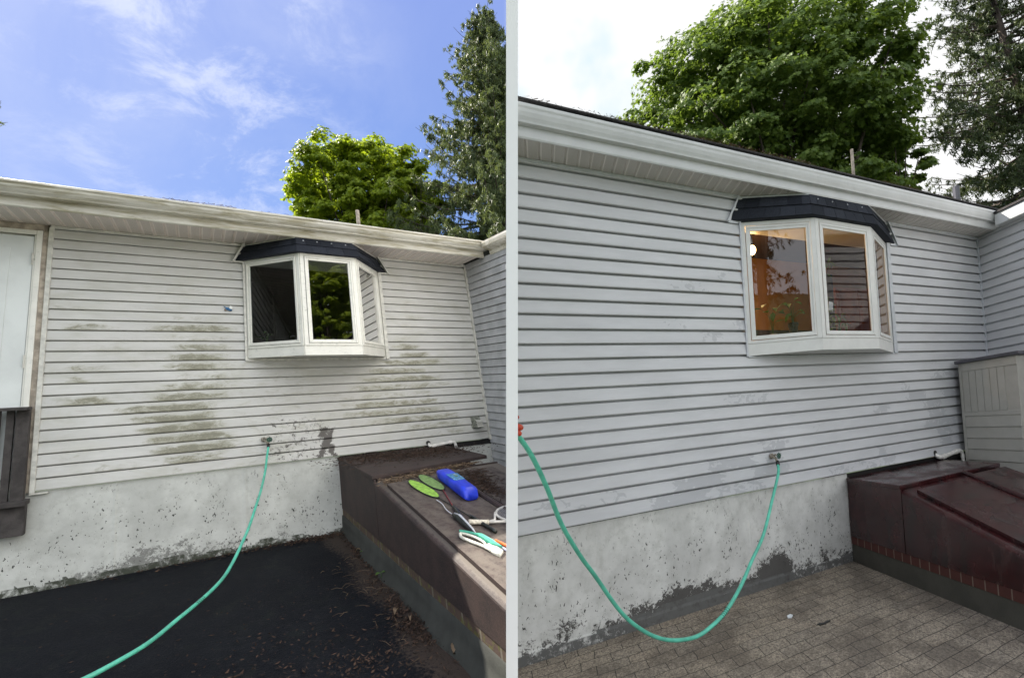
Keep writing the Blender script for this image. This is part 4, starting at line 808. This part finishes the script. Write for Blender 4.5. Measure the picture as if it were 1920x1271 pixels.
racket((1.137, 1.595), (1.184, 2.10), .058, (1.228, 2.563), (1.254, 2.887), ('black_frame', 'string_green', 'black_frame', 'black_frame'), 'badminton racket with bright green strings, nearer the hatch edge', sr=.0026)
racket((1.278, 1.494), (1.295, 1.955), .062, (1.204, 2.334), (1.128, 2.737), ('black_frame', 'string_dull', 'red_shaft', 'black_frame'), 'badminton racket with dull green strings and a red shaft beside the jug', sr=.0026)
tr = thing('racket', FL, on(1.3, 2.7), 'white tennis racket with a cream grip, cut off by the white panel', 'racket')
m = MB(FL); m.tube([on(1.161, 2.676, .02), on(1.17, 2.68, .02), on(1.27, 2.735, .02), on(1.286, 2.743, .02)], [.017, .0165, .0155, .0165], 10); m.build('grip', 'grip', tr, smooth=True)
hc = np.array([1.55, 2.70]); m = MB(FL); E = [hc+np.array([.155*math.cos(t), .118*math.sin(t)*1.25]) for t in np.linspace(0, 2*math.pi, 49)]
m.tube([on(p[0], p[1], .02) for p in E], .009, 8); m.tube([on(1.286, 2.743, .02), on(1.34, 2.735, .02), on(1.385, 2.66, .02), on(1.41, 2.62, .02)], [.010, .009, .009, .009], 8); m.tube([on(1.286, 2.743, .02), on(1.36, 2.775, .02), on(1.44, 2.81, .02)], [.010, .009, .009], 8); m.build('head_frame', 'pot_white', tr, smooth=True, clip=-1)
m = MB(FL)
for q in np.arange(-.13, .14, .016): w_ = .1475*math.sqrt(1-(q/.155)**2); m.tube([on(hc[0]+q, hc[1]-w_, .02), on(hc[0]+q, hc[1]+w_, .02)], .0012, 4)
for q in np.arange(-.13, .14, .018): w_ = .155*math.sqrt(1-(q/.1475)**2); m.tube([on(hc[0]-w_, hc[1]+q, .021), on(hc[0]+w_, hc[1]+q, .021)], .0012, 4)
m.build('strings', 'string_grey', tr, clip=-1, fill=False)
lt = thing('hand_tool', FL, on(1.12, 2.6), 'slim silver and black hand tool with a thin bent rod on the hatch', 'tool')
m = MB(FL); m.tube(spline([on(1.145, 2.155, .012), on(1.15, 2.25, .012), on(1.127, 2.38, .012), on(1.127, 2.495, .014)], 4), .0038, 7); m.build('rod', 'silver', lt, smooth=True)
m = MB(FL); m.tube([on(1.127, 2.49, .014), on(1.13, 2.56, .016), on(1.12, 2.68, .018), on(1.118, 2.80, .014), on(1.117, 2.84, .012)], [.010, .021, .018, .012, .008], 10); m.build('handle', 'black_frame', lt, smooth=True)
m = MB(FL); m.tube([on(1.137, 2.50, .026), on(1.142, 2.58, .032), on(1.133, 2.70, .030), on(1.125, 2.80, .022), on(1.121, 2.845, .014)], [.006, .011, .009, .008, .005], 8); m.build('cover', 'silver', lt, smooth=True)
ty = thing('hand_scraper', FL, on(1.08, 2.95), 'teal and cream plastic hand tool with a looped handle at the edge of the shade', 'tool')
m = MB(FL); P_ = [(1.020, 2.80), (1.030, 2.778), (1.075, 2.83), (1.105, 2.90), (1.120, 2.98), (1.112, 3.03)]; Q_ = [(1.020, 2.865), (1.040, 2.90), (1.065, 2.96), (1.085, 3.01)]
m.tube(spline([on(1.03, 2.80, .012), on(1.013, 2.85, .012), on(1.035, 2.93, .012), on(1.062, 3.0, .012), on(1.075, 3.05, .014), on(1.085, 3.11, .014)], 4), .010, 8); m.tube(spline([on(1.03, 2.80, .016), on(1.065, 2.86, .018), on(1.09, 2.93, .018), on(1.10, 3.0, .016), on(1.085, 3.06, .014)], 4), .008, 8)
m.hexa([on(1.085, 3.04), on(1.135, 3.03), on(1.15, 3.15), on(1.10, 3.19), on(1.08, 3.13)], [on(1.085, 3.04, .022), on(1.135, 3.03, .022), on(1.15, 3.15, .018), on(1.10, 3.19, .018), on(1.08, 3.13, .02)]); m.build('body', 'cream_plastic', ty, smooth=True)
m = MB(FL); m.tube(spline([on(1.035, 2.785, .022), on(1.075, 2.84, .026), on(1.108, 2.90, .026)], 4), .009, 8); m.hexa([on(1.10, 2.88, .016), on(1.135, 2.91, .016), on(1.155, 3.02, .016), on(1.165, 3.12, .016), on(1.12, 3.06, .016), on(1.11, 2.97, .016)], [on(1.10, 2.88, .034), on(1.135, 2.91, .034), on(1.155, 3.02, .032), on(1.165, 3.12, .026), on(1.12, 3.06, .032), on(1.11, 2.97, .034)]); m.build('cover', 'teal_plastic', ty)
pn = thing('marker_pen', FL, on(1.16, 3.05), 'lilac marker pen with a yellow end beside the teal tool', 'pen')
m = MB(FL); m.tube([on(1.155, 3.02, .009), on(1.18, 3.15, .009)], .0075, 8); m.build('barrel', 'lilac_plastic', pn, clip=-1)
m = MB(FL); m.tube([on(1.146, 2.985, .009), on(1.155, 3.02, .009)], .0082, 8); m.build('cap', 'yellow_plastic', pn)
m = MB(FL); m.tube([on(1.188, 2.995, .010), on(1.215, 3.12, .010)], .009, 8); m.build('marker_pen', 'orange_plastic', label='orange marker pen lying in the sun on the rusty hatch', cat='pen', clip=-1)
# ------------------------------------------------------------------ left edge: old wooden steps
ws = thing('wooden_railing', FL, (-1.80, .12, -1.9), 'weathered dark wooden railing posts at the left end of the dirty wall', 'railing')
m = MB(FL); m.box(-1.90, -1.69, .03, .20, -.415, -.39); m.build('rail_cap', 'wood_old', ws, bevel=.003)
m = MB(FL); m.box(-1.775, -1.69, .04, .10, -1.17, -.416); m.build('post', 'wood_old', ws, bevel=.003)
for q in range(3): m = MB(FL); m.box(-1.84-q*.085, -1.79-q*.085, .05, .08, -1.17, -.416); m.build('baluster', 'wood_old', ws, bevel=.002)
m = MB(FL); m.box(-2.0, -1.66, .03, .16, -1.21, -1.171); m.box(-2.0, -1.672, .03, .10, -1.45, -1.211); m.build('tread', 'wood_old', ws, bevel=.004)
# ------------------------------------------------------------------ storage box at the right
sb = thing('storage_box', FR, (3.7, .35, -1.94), 'grey beige plastic storage box with a dark lid beside the clean wall', 'storage box')
x0, x1, y0, y1 = 3.33, 4.06, .095, .80
m = MB(FR); m.box(x0+.012, x1, y0+.01, y1, -1.94, -.158)
m.box(x0, x0+.03, y0, y0+.035, -1.94, -.156); m.box(x0+.002, x0+.02, y0+.035, y1, -.245, -.156); m.box(x0+.002, x0+.02, y0+.035, y1, -.735, -.69); m.build('body', 'grey_plastic', sb, bevel=.003)
m = MB(FR)
for k in range(6): y = y0+.04+k*.088; m.box(x0+.004, x0+.018, y, y+.083, -.687, -.248)
m.build('upper_panel', 'grey_plastic', sb, bevel=.002)
m = MB(FR)
for k in range(10):
    z = -.738-k*.118; m.hexa([(x0-.002, y0+.036, z-.112), (x0+.02, y0+.036, z-.112), (x0+.02, y1, z-.112), (x0-.002, y1, z-.112)], [(x0+.008, y0+.036, z), (x0+.02, y0+.036, z), (x0+.02, y1, z), (x0+.008, y1, z)])
m.build('lower_panel', 'grey_plastic', sb, bevel=.002)
m = MB(FR); m.box(x0-.04, x1+.03, y0-.03, y1+.05, -.154, -.118); m.build('lid', 'lid_plastic', sb, bevel=.008)
# small bits on the clean patio
m = MB(FR); P_ = [(-.085, .585), (-.075, .555), (-.035, .548), (-.025, .575), (-.06, .600)]; m.hexa([(x, y, -1.938) for x, y in P_], [(x, y, -1.931) for x, y in P_]); m.build('paint_chip', 'chip_white', label='small white paint chip lying on the brown paved patio', cat='paint chip')
m = MB(FR); P_ = [(.06, .80), (.09, .80), (.12, .815), (.16, .80), (.19, .82), (.12, .835), (.07, .825)]; m.hexa([(x, y, -1.9385) for x, y in P_], [(x, y, -1.934) for x, y in P_]); m.build('rubber_scrap', 'black_rubber', label='thin black scrap lying right of the white chip on the patio', cat='scrap')
m = MB(FR); m.ell((-1.62, .54, -1.938), (.014, .010, .006), 8, 5); m.build('pebble', 'black_rubber', label='small black pebble on the pavers under the hose loop', cat='pebble')
# ------------------------------------------------------------------ room furnishings seen through the clean window
kb = thing('hanging_lamp', FR, (.42, -.42, 1.02), 'glowing warm bulb seen high in the left pane of the lit window', 'lamp')
m = MB(FR); m.ell((.425, -.46, 1.112), (.046, .046, .046), 14, 10); m.build('bulb', 'bulb', kb, smooth=True)
m = MB(FR); m.tube([(.425, -.46, 1.15), (.425, -.46, 1.19), (.425, -.46, 1.353)], [.02, .012, .004], 8); m.build('cord', 'black_rubber', kb)
pl_ = bpy.data.lights.new('bulb_light', 'POINT'); pl_.energy = 7.5; pl_.color = (1, .58, .22); pl_.shadow_soft_size = .06
lo_ = bpy.data.objects.new('bulb_light', pl_); COL.objects.link(lo_); lo_.location = T(FR, np.array((.43, -.46, 1.03)))
cb = thing('kitchen_cabinet', FR, (3.1, -1.1, -.69), 'orange wooden wall cabinet seen through the middle pane of the lit window', 'cabinet')
m = MB(FR); m.box(2.25, 3.95, -1.29, -1.0, .05, .98); m.build('carcass', 'cabinet', cb)
for k in range(4):
    m = MB(FR); a = 2.27+k*.42; m.box(a, a+.40, -1.0, -.985, .08, .95); m.box(a+.05, a+.35, -.985, -.978, .14, .89); m.build('cabinet_door', 'cabinet', cb, bevel=.004)
m = MB(FR); m.box(2.02, 2.10, -.95, -.90, -.6, 1.1); m.build('shelf_post', 'black_frame', label='dark upright post inside the lit room', cat='post')
m = MB(FR); m.box(.9, 2.1, -1.29, -1.24, .42, .48); m.build('wall_shelf', 'wood_old', label='narrow dark shelf on the golden wall inside the lit window', cat='shelf')
def potplant(F, x, y, z, r, h, pm, label, nl, sp, L, up, seed, lm='shrub_leaf'):
    q = np.random.default_rng(seed); t = thing('potted_plant', F, (x, y, z), label, 'potted plant')
    m = MB(F); m.tube([(x, y, z), (x, y, z+h*.82), (x, y, z+h*.83), (x, y, z+h)], [r*.75, r*.95, r*1.08, r*1.08], 16); m.build('pot', pm, t)
    m = MB(F); ms = MB(F)
    for i in range(nl):
        a = q.uniform(0, 6.28); d_ = q.uniform(.2, 1)*sp; hh = q.uniform(.25, 1)*up; tp = (x+d_*math.cos(a), y+d_*math.sin(a)*.5, z+h+hh)
        ms.tube([(x, y, z+h*.9), (x+d_*.3*math.cos(a), y+d_*.3*math.sin(a)*.5, z+h+hh*.7), tp], [.003, .0022, .0015], 4, tone=.5); leafshape(m, tp, L*q.uniform(.6, 1.1), L*.26, a+q.uniform(-.6, .6), .012, q.uniform(0, 1), q.uniform(-.8, .3))
    m.build('leaves', lm, t, smooth=True); ms.build('stems', lm, t)
zs_ = .128
potplant(FL, .20, .08, .135, .032, .07, 'pot_white', 'small white flowerpot on the sill in the dark left pane', 6, .06, .06, .12, 1)
potplant(FR, .33, .02, .125, .045, .06, 'pot_white', 'white flowerpot with one big leaf low in the left lit pane', 7, .14, .13, .26, 2)
potplant(FR, .60, .03, .125, .055, .16, 'pot_dark', 'dark patterned flowerpot in the right corner of the left lit pane', 14, .12, .10, .22, 3)
potplant(FR, .98, .05, .125, .05, .07, 'pot_dark', 'leafy grey green plant in the left half of the middle lit pane', 18, .14, .09, .26, 4)
potplant(FR, 1.25, .06, .125, .05, .07, 'pot_dark', 'low bushy plant in the right half of the middle lit pane', 22, .16, .08, .16, 5)
m = MB(FR); m.box(.24, .26, -.02, .0, .33, .34); 
vn = thing('climbing_plant', FR, (1.30, -.10, .13), 'tall thin climbing vine behind the middle lit pane', 'plant')
m = MB(FR); q = np.random.default_rng(9); vp = [(1.30+.05*math.sin(t*7), -.10+.03*math.cos(t*5), .13+t*.85) for t in np.linspace(0, 1, 16)]; m.tube(vp, .003, 5, tone=.3); m.tube([(1.2+.03*math.sin(t*9), -.1, .13+t*.8) for t in np.linspace(0, 1, 14)], .0025, 5, tone=.3); m.build('stem', 'litter', vn)
m = MB(FR)
for i in range(22): p = vp[q.integers(2, 16)]; leafshape(m, p, .08, .022, q.uniform(0, 6.28), .01, q.uniform(0, 1), -.5)
m.build('leaves', 'shrub_leaf', vn)
m = MB(FR); m.hexa([(1.06, .10, .40), (1.12, .10, .39), (1.135, .10, .47), (1.075, .10, .48)], [(1.06, .105, .40), (1.12, .105, .39), (1.135, .105, .47), (1.075, .105, .48)]); m.build('plant_tag', 'cardstock', label='small pale blue card stuck among the plants in the middle lit pane', cat='card')
# ------------------------------------------------------------------ trees
def leafcloud(m, C, Nn, size, g, tone_lo=0., tone_hi=1., kind='maple'):
    n = len(C); Nn = Nn/(np.linalg.norm(Nn, axis=1)[:, None]+1e-9); rnd = g.normal(size=(n, 3)); U = np.cross(Nn, rnd); U /= np.linalg.norm(U, axis=1)[:, None]+1e-9; Vv = np.cross(Nn, U)
    S = size*g.uniform(.65, 1.25, n)
    if kind == 'maple': sh = np.array([(-.1, -.55), (.18, -.30), (.55, -.28), (.32, .0), (.52, .38), (.18, .22), (0, .62), (-.18, .22), (-.52, .38), (-.32, 0), (-.55, -.28), (-.18, -.30)])
    else: sh = np.array([(0, -.6), (.14, 0), (0, .6), (-.14, 0)])
    k = len(sh)
    P_ = C[:, None, :]+S[:, None, None]*(sh[None, :, 0:1]*U[:, None, :]+sh[None, :, 1:2]*Vv[:, None, :])
    fold = (-np.abs(sh[:, 0])*.35)[None, :, None]*S[:, None, None]*Nn[:, None, :]; P_ = P_+fold
    t = np.repeat(g.uniform(tone_lo, tone_hi, n), k)
    m.add(P_.reshape(-1, 3), np.arange(n*k).reshape(n, k), tone=t)
def broadleaf(name, base, cen, rad, ncl, nlf, size, seed, mt, label, cat='tree', group=None, crop=None, lowcut=None, rough=1.25):
    g = np.random.default_rng(seed); base = np.array(base, float); cen = np.array(cen, float); rad = np.array(rad, float)
    t = thing(name, FW, base, label, cat, group)
    d_ = g.normal(size=(ncl, 3)); d_ /= np.linalg.norm(d_, axis=1)[:, None]
    lobes = g.normal(size=(22, 3)); lobes /= np.linalg.norm(lobes, axis=1)[:, None]; amp = g.uniform(.04, .24, 22)*rough
    bump_ = 1+np.max(np.exp(-((1-d_@lobes.T)/.055))*amp[None, :], axis=1)-.10
    rr = g.uniform(.0, 1, ncl)**.30; C = cen+d_*rad*(rr*bump_)[:, None]
    lay = .14*np.sin(C[:, 2]*4.5+C[:, 0]*1.3+C[:, 1]); C[:, 2] += lay
    if crop is not None: C = C[crop(C)]
    if lowcut is not None: C = C[C[:, 2] > lowcut]
    m = MB(); out = (C-cen)/rad; n = len(C)
    cr = g.uniform(.55, 1.4, n)*rad.mean()*.115
    k = nlf; dd = g.normal(size=(n, k, 3)); dd /= np.linalg.norm(dd, axis=2)[..., None]; dd[..., 2] = np.abs(dd[..., 2])*.75-.12
    Pp = C[:, None, :]+dd*cr[:, None, None]*g.uniform(.55, 1.1, (n, k, 1)); Nn = dd*.8+np.array([0, 0, .55])+out[:, None, :]*.5+g.normal(size=(n, k, 3))*.45
    P2 = Pp.reshape(-1, 3); N2 = Nn.reshape(-1, 3)
    if crop is not None: kq = crop(P2); P2 = P2[kq]; N2 = N2[kq]
    leafcloud(m, P2, N2, size, g); m.build('crown', mt, t, raw=True)
    m = MB(); top = cen+np.array([0, 0, rad[2]*.45]); hgt = top-base
    tp = [base, base+hgt*.3+g.normal(size=3)*.05, base+hgt*.6+g.normal(size=3)*.1, top]; r0 = max(.12, rad.mean()*.075); m.tube(spline(tp, 4), np.linspace(r0, r0*.2, 13), 10); m.build('trunk', 'bark', t, smooth=True)
    m = MB(); sel = g.choice(n, min(n, 60), replace=False)
    for i in sel:
        f = g.uniform(.25, .8); s_ = base+hgt*f; e = C[i]; md = s_*.5+e*.5+np.array([0, 0, .12*rad[2]]); m.tube(spline([s_, md, e], 4), np.linspace(r0*.35*(1-f*.6), .008, 9), 5)
    m.build('branches', 'bark', t, smooth=True)
    return t
def conifer(name, base, H, R0, seed, mt, label, nwh, nbr, size, crop=None, zmin=0., cat='tree', group=None, shape=.8, hang=.5, dens=9, step=.14):
    g = np.random.default_rng(seed); base = np.array(base, float); t = thing(name, FW, base, label, cat, group)
    m = MB(); m.tube([base, base+np.array([0, 0, H*.5]), base+np.array([0, 0, H])], [R0*.075, R0*.045, .01], 9); m.build('trunk', 'bark', t, smooth=True)
    m = MB(); mb = MB(); CC = []; NN = []
    for i in range(nwh):
        f = (i+g.uniform(-.3, .3))/nwh; z = zmin+(H-zmin)*f
        L = R0*max(.04, (1-(z/H)))**shape*g.uniform(.72, 1.18)
        for b in range(nbr):
            a = g.uniform(0, 6.28); l = L*g.uniform(.6, 1.15); dr = g.uniform(.05, .35)*(1-f*.8); ss = np.linspace(0, 1, 9)
            P_ = np.stack([base[0]+l*ss*math.cos(a), base[1]+l*ss*math.sin(a), base[2]+z+l*(.22*ss*f-dr*np.sin(ss*2.2)+.18*ss**3)], 1)
            if crop is not None:
                ok = crop(P_); 
                if not ok[1]: continue
                P_ = P_[:max(2, int(ok.sum()))]
            mb.tube(P_, np.linspace(.006+.012*l, .004, len(P_)), 4)
            nb = max(3, int(l/step))
            for j in range(nb):
                s_ = g.uniform(.12, 1); k = s_*(len(P_)-1); k0 = min(int(k), len(P_)-2); o = P_[k0]*(1-(k-k0))+P_[k0+1]*(k-k0)
                sd_ = g.choice([-1, 1]); sl2 = g.uniform(.15, .5)*hang*(1-.5*f)*(1.15-s_*.5); ax = np.array([math.cos(a)*.45-sd_*math.sin(a)*.8, math.sin(a)*.45+sd_*math.cos(a)*.8, -g.uniform(.3, 1.3)*(1-f*.6)])
                ax /= np.linalg.norm(ax); n_ = dens; q = g.uniform(0, 1, n_); c = o+ax*sl2*q[:, None]+np.array([0, 0, -1])*(sl2*.45*q**2)[:, None]+g.normal(size=(n_, 3))*.022
                CC.append(c); NN.append(np.cross(ax+g.normal(size=(n_, 3))*.35, g.normal(size=(n_, 3))))
    C = np.concatenate(CC); Nn = np.concatenate(NN)
    if crop is not None: kq = crop(C); C = C[kq]; Nn = Nn[kq]
    # needle sprigs hang along the branchlets
    n = len(C); dirn = g.normal(size=(n, 3))*.55+np.array([0, 0, -.8]); dirn /= np.linalg.norm(dirn, axis=1)[:, None]; Nn /= np.linalg.norm(Nn, axis=1)[:, None]+1e-9
    U = np.cross(dirn, Nn); U /= np.linalg.norm(U, axis=1)[:, None]+1e-9; S = size*g.uniform(.6, 1.4, n)[:, None]
    V = np.stack([C-dirn*S*.5, C+U*S*.085, C+dirn*S*.5, C-U*S*.085], 1).reshape(-1, 3)
    m.add(V, np.arange(n*4).reshape(n, 4), tone=np.repeat(g.uniform(0, 1, n)**1.3, 4)); m.build('crown', mt, t, raw=True)
    mb.build('branches', 'bark', t); return t
def sideof(P): return (P-np.array([0, 0, CAMZ]))@np.array(camR)
def depth(P): return (P-np.array([0, 0, CAMZ]))@np.array(camF)
cropL = lambda P: sideof(P) < -.004*depth(P)
cropR = lambda P: sideof(P) > .012*depth(P)
def wp(u, v, D): return cp(u, v, D)
c = wp(675, 425, 16); b = c.copy(); b[2] = -.5
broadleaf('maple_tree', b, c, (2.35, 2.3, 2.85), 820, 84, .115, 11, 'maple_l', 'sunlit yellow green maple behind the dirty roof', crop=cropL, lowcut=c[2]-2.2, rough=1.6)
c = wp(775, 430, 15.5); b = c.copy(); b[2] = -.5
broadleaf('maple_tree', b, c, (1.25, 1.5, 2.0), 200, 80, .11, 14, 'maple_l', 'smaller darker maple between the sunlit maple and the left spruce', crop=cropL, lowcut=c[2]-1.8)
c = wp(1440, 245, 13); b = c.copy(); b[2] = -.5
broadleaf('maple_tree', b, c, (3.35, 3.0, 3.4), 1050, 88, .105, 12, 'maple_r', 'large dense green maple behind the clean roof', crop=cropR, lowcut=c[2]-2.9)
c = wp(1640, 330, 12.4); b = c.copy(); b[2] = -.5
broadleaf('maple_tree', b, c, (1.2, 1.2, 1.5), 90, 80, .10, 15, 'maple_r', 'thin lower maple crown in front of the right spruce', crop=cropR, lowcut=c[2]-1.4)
p = wp(905, 30, 15); b = p.copy(); b[2] = -.5
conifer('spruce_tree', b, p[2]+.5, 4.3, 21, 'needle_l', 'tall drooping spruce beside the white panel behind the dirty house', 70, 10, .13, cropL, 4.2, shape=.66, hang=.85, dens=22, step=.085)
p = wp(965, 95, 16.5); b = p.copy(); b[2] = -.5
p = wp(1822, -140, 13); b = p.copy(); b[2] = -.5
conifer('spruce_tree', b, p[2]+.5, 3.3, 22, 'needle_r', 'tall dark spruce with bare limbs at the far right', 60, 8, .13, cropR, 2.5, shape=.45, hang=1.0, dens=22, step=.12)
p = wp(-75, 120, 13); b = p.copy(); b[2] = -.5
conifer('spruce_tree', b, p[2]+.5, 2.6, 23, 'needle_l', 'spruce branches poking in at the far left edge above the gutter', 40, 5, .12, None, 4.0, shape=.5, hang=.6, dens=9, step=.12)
# trees behind the viewer, seen only as reflections in the panes
broadleaf('maple_tree', (6.4, -1.8, -.5), (6.0, -1.8, 9.0), (1.3, 1.4, 3.3), 420, 50, .13, 31, 'maple_l', 'leafy tree behind the viewer mirrored in the dark middle pane')
for i, (x, y, H, R_) in enumerate([(-10, 1.0, 14, 3.0), (-12.5, 5.0, 13, 3.), (21, -13.5, 25, 4.2), (8.1, -5.1, 11, 1.8), (-7, -6, 13, 3.)]):
    conifer('spruce_tree', (x, y, -.5), H, R_, 40+i, 'needle_l', ['dark spruce left of the viewer beyond the railing end', 'dark spruce far out past the left end of the dirty wall', 'tallest spruce far behind the viewer mirrored in the dark middle pane', 'narrow spruce behind the viewer mirrored in the left lit pane', 'dark spruce well behind the viewer on the left side'][i], 26, 7, (.30, .30, .30, .12, .30)[i], None, 1., shape=.6, hang=1., dens=(8, 8, 8, 26, 8)[i], step=(.3, .3, .3, .16, .3)[i], group='dark spruces mirrored in the panes')
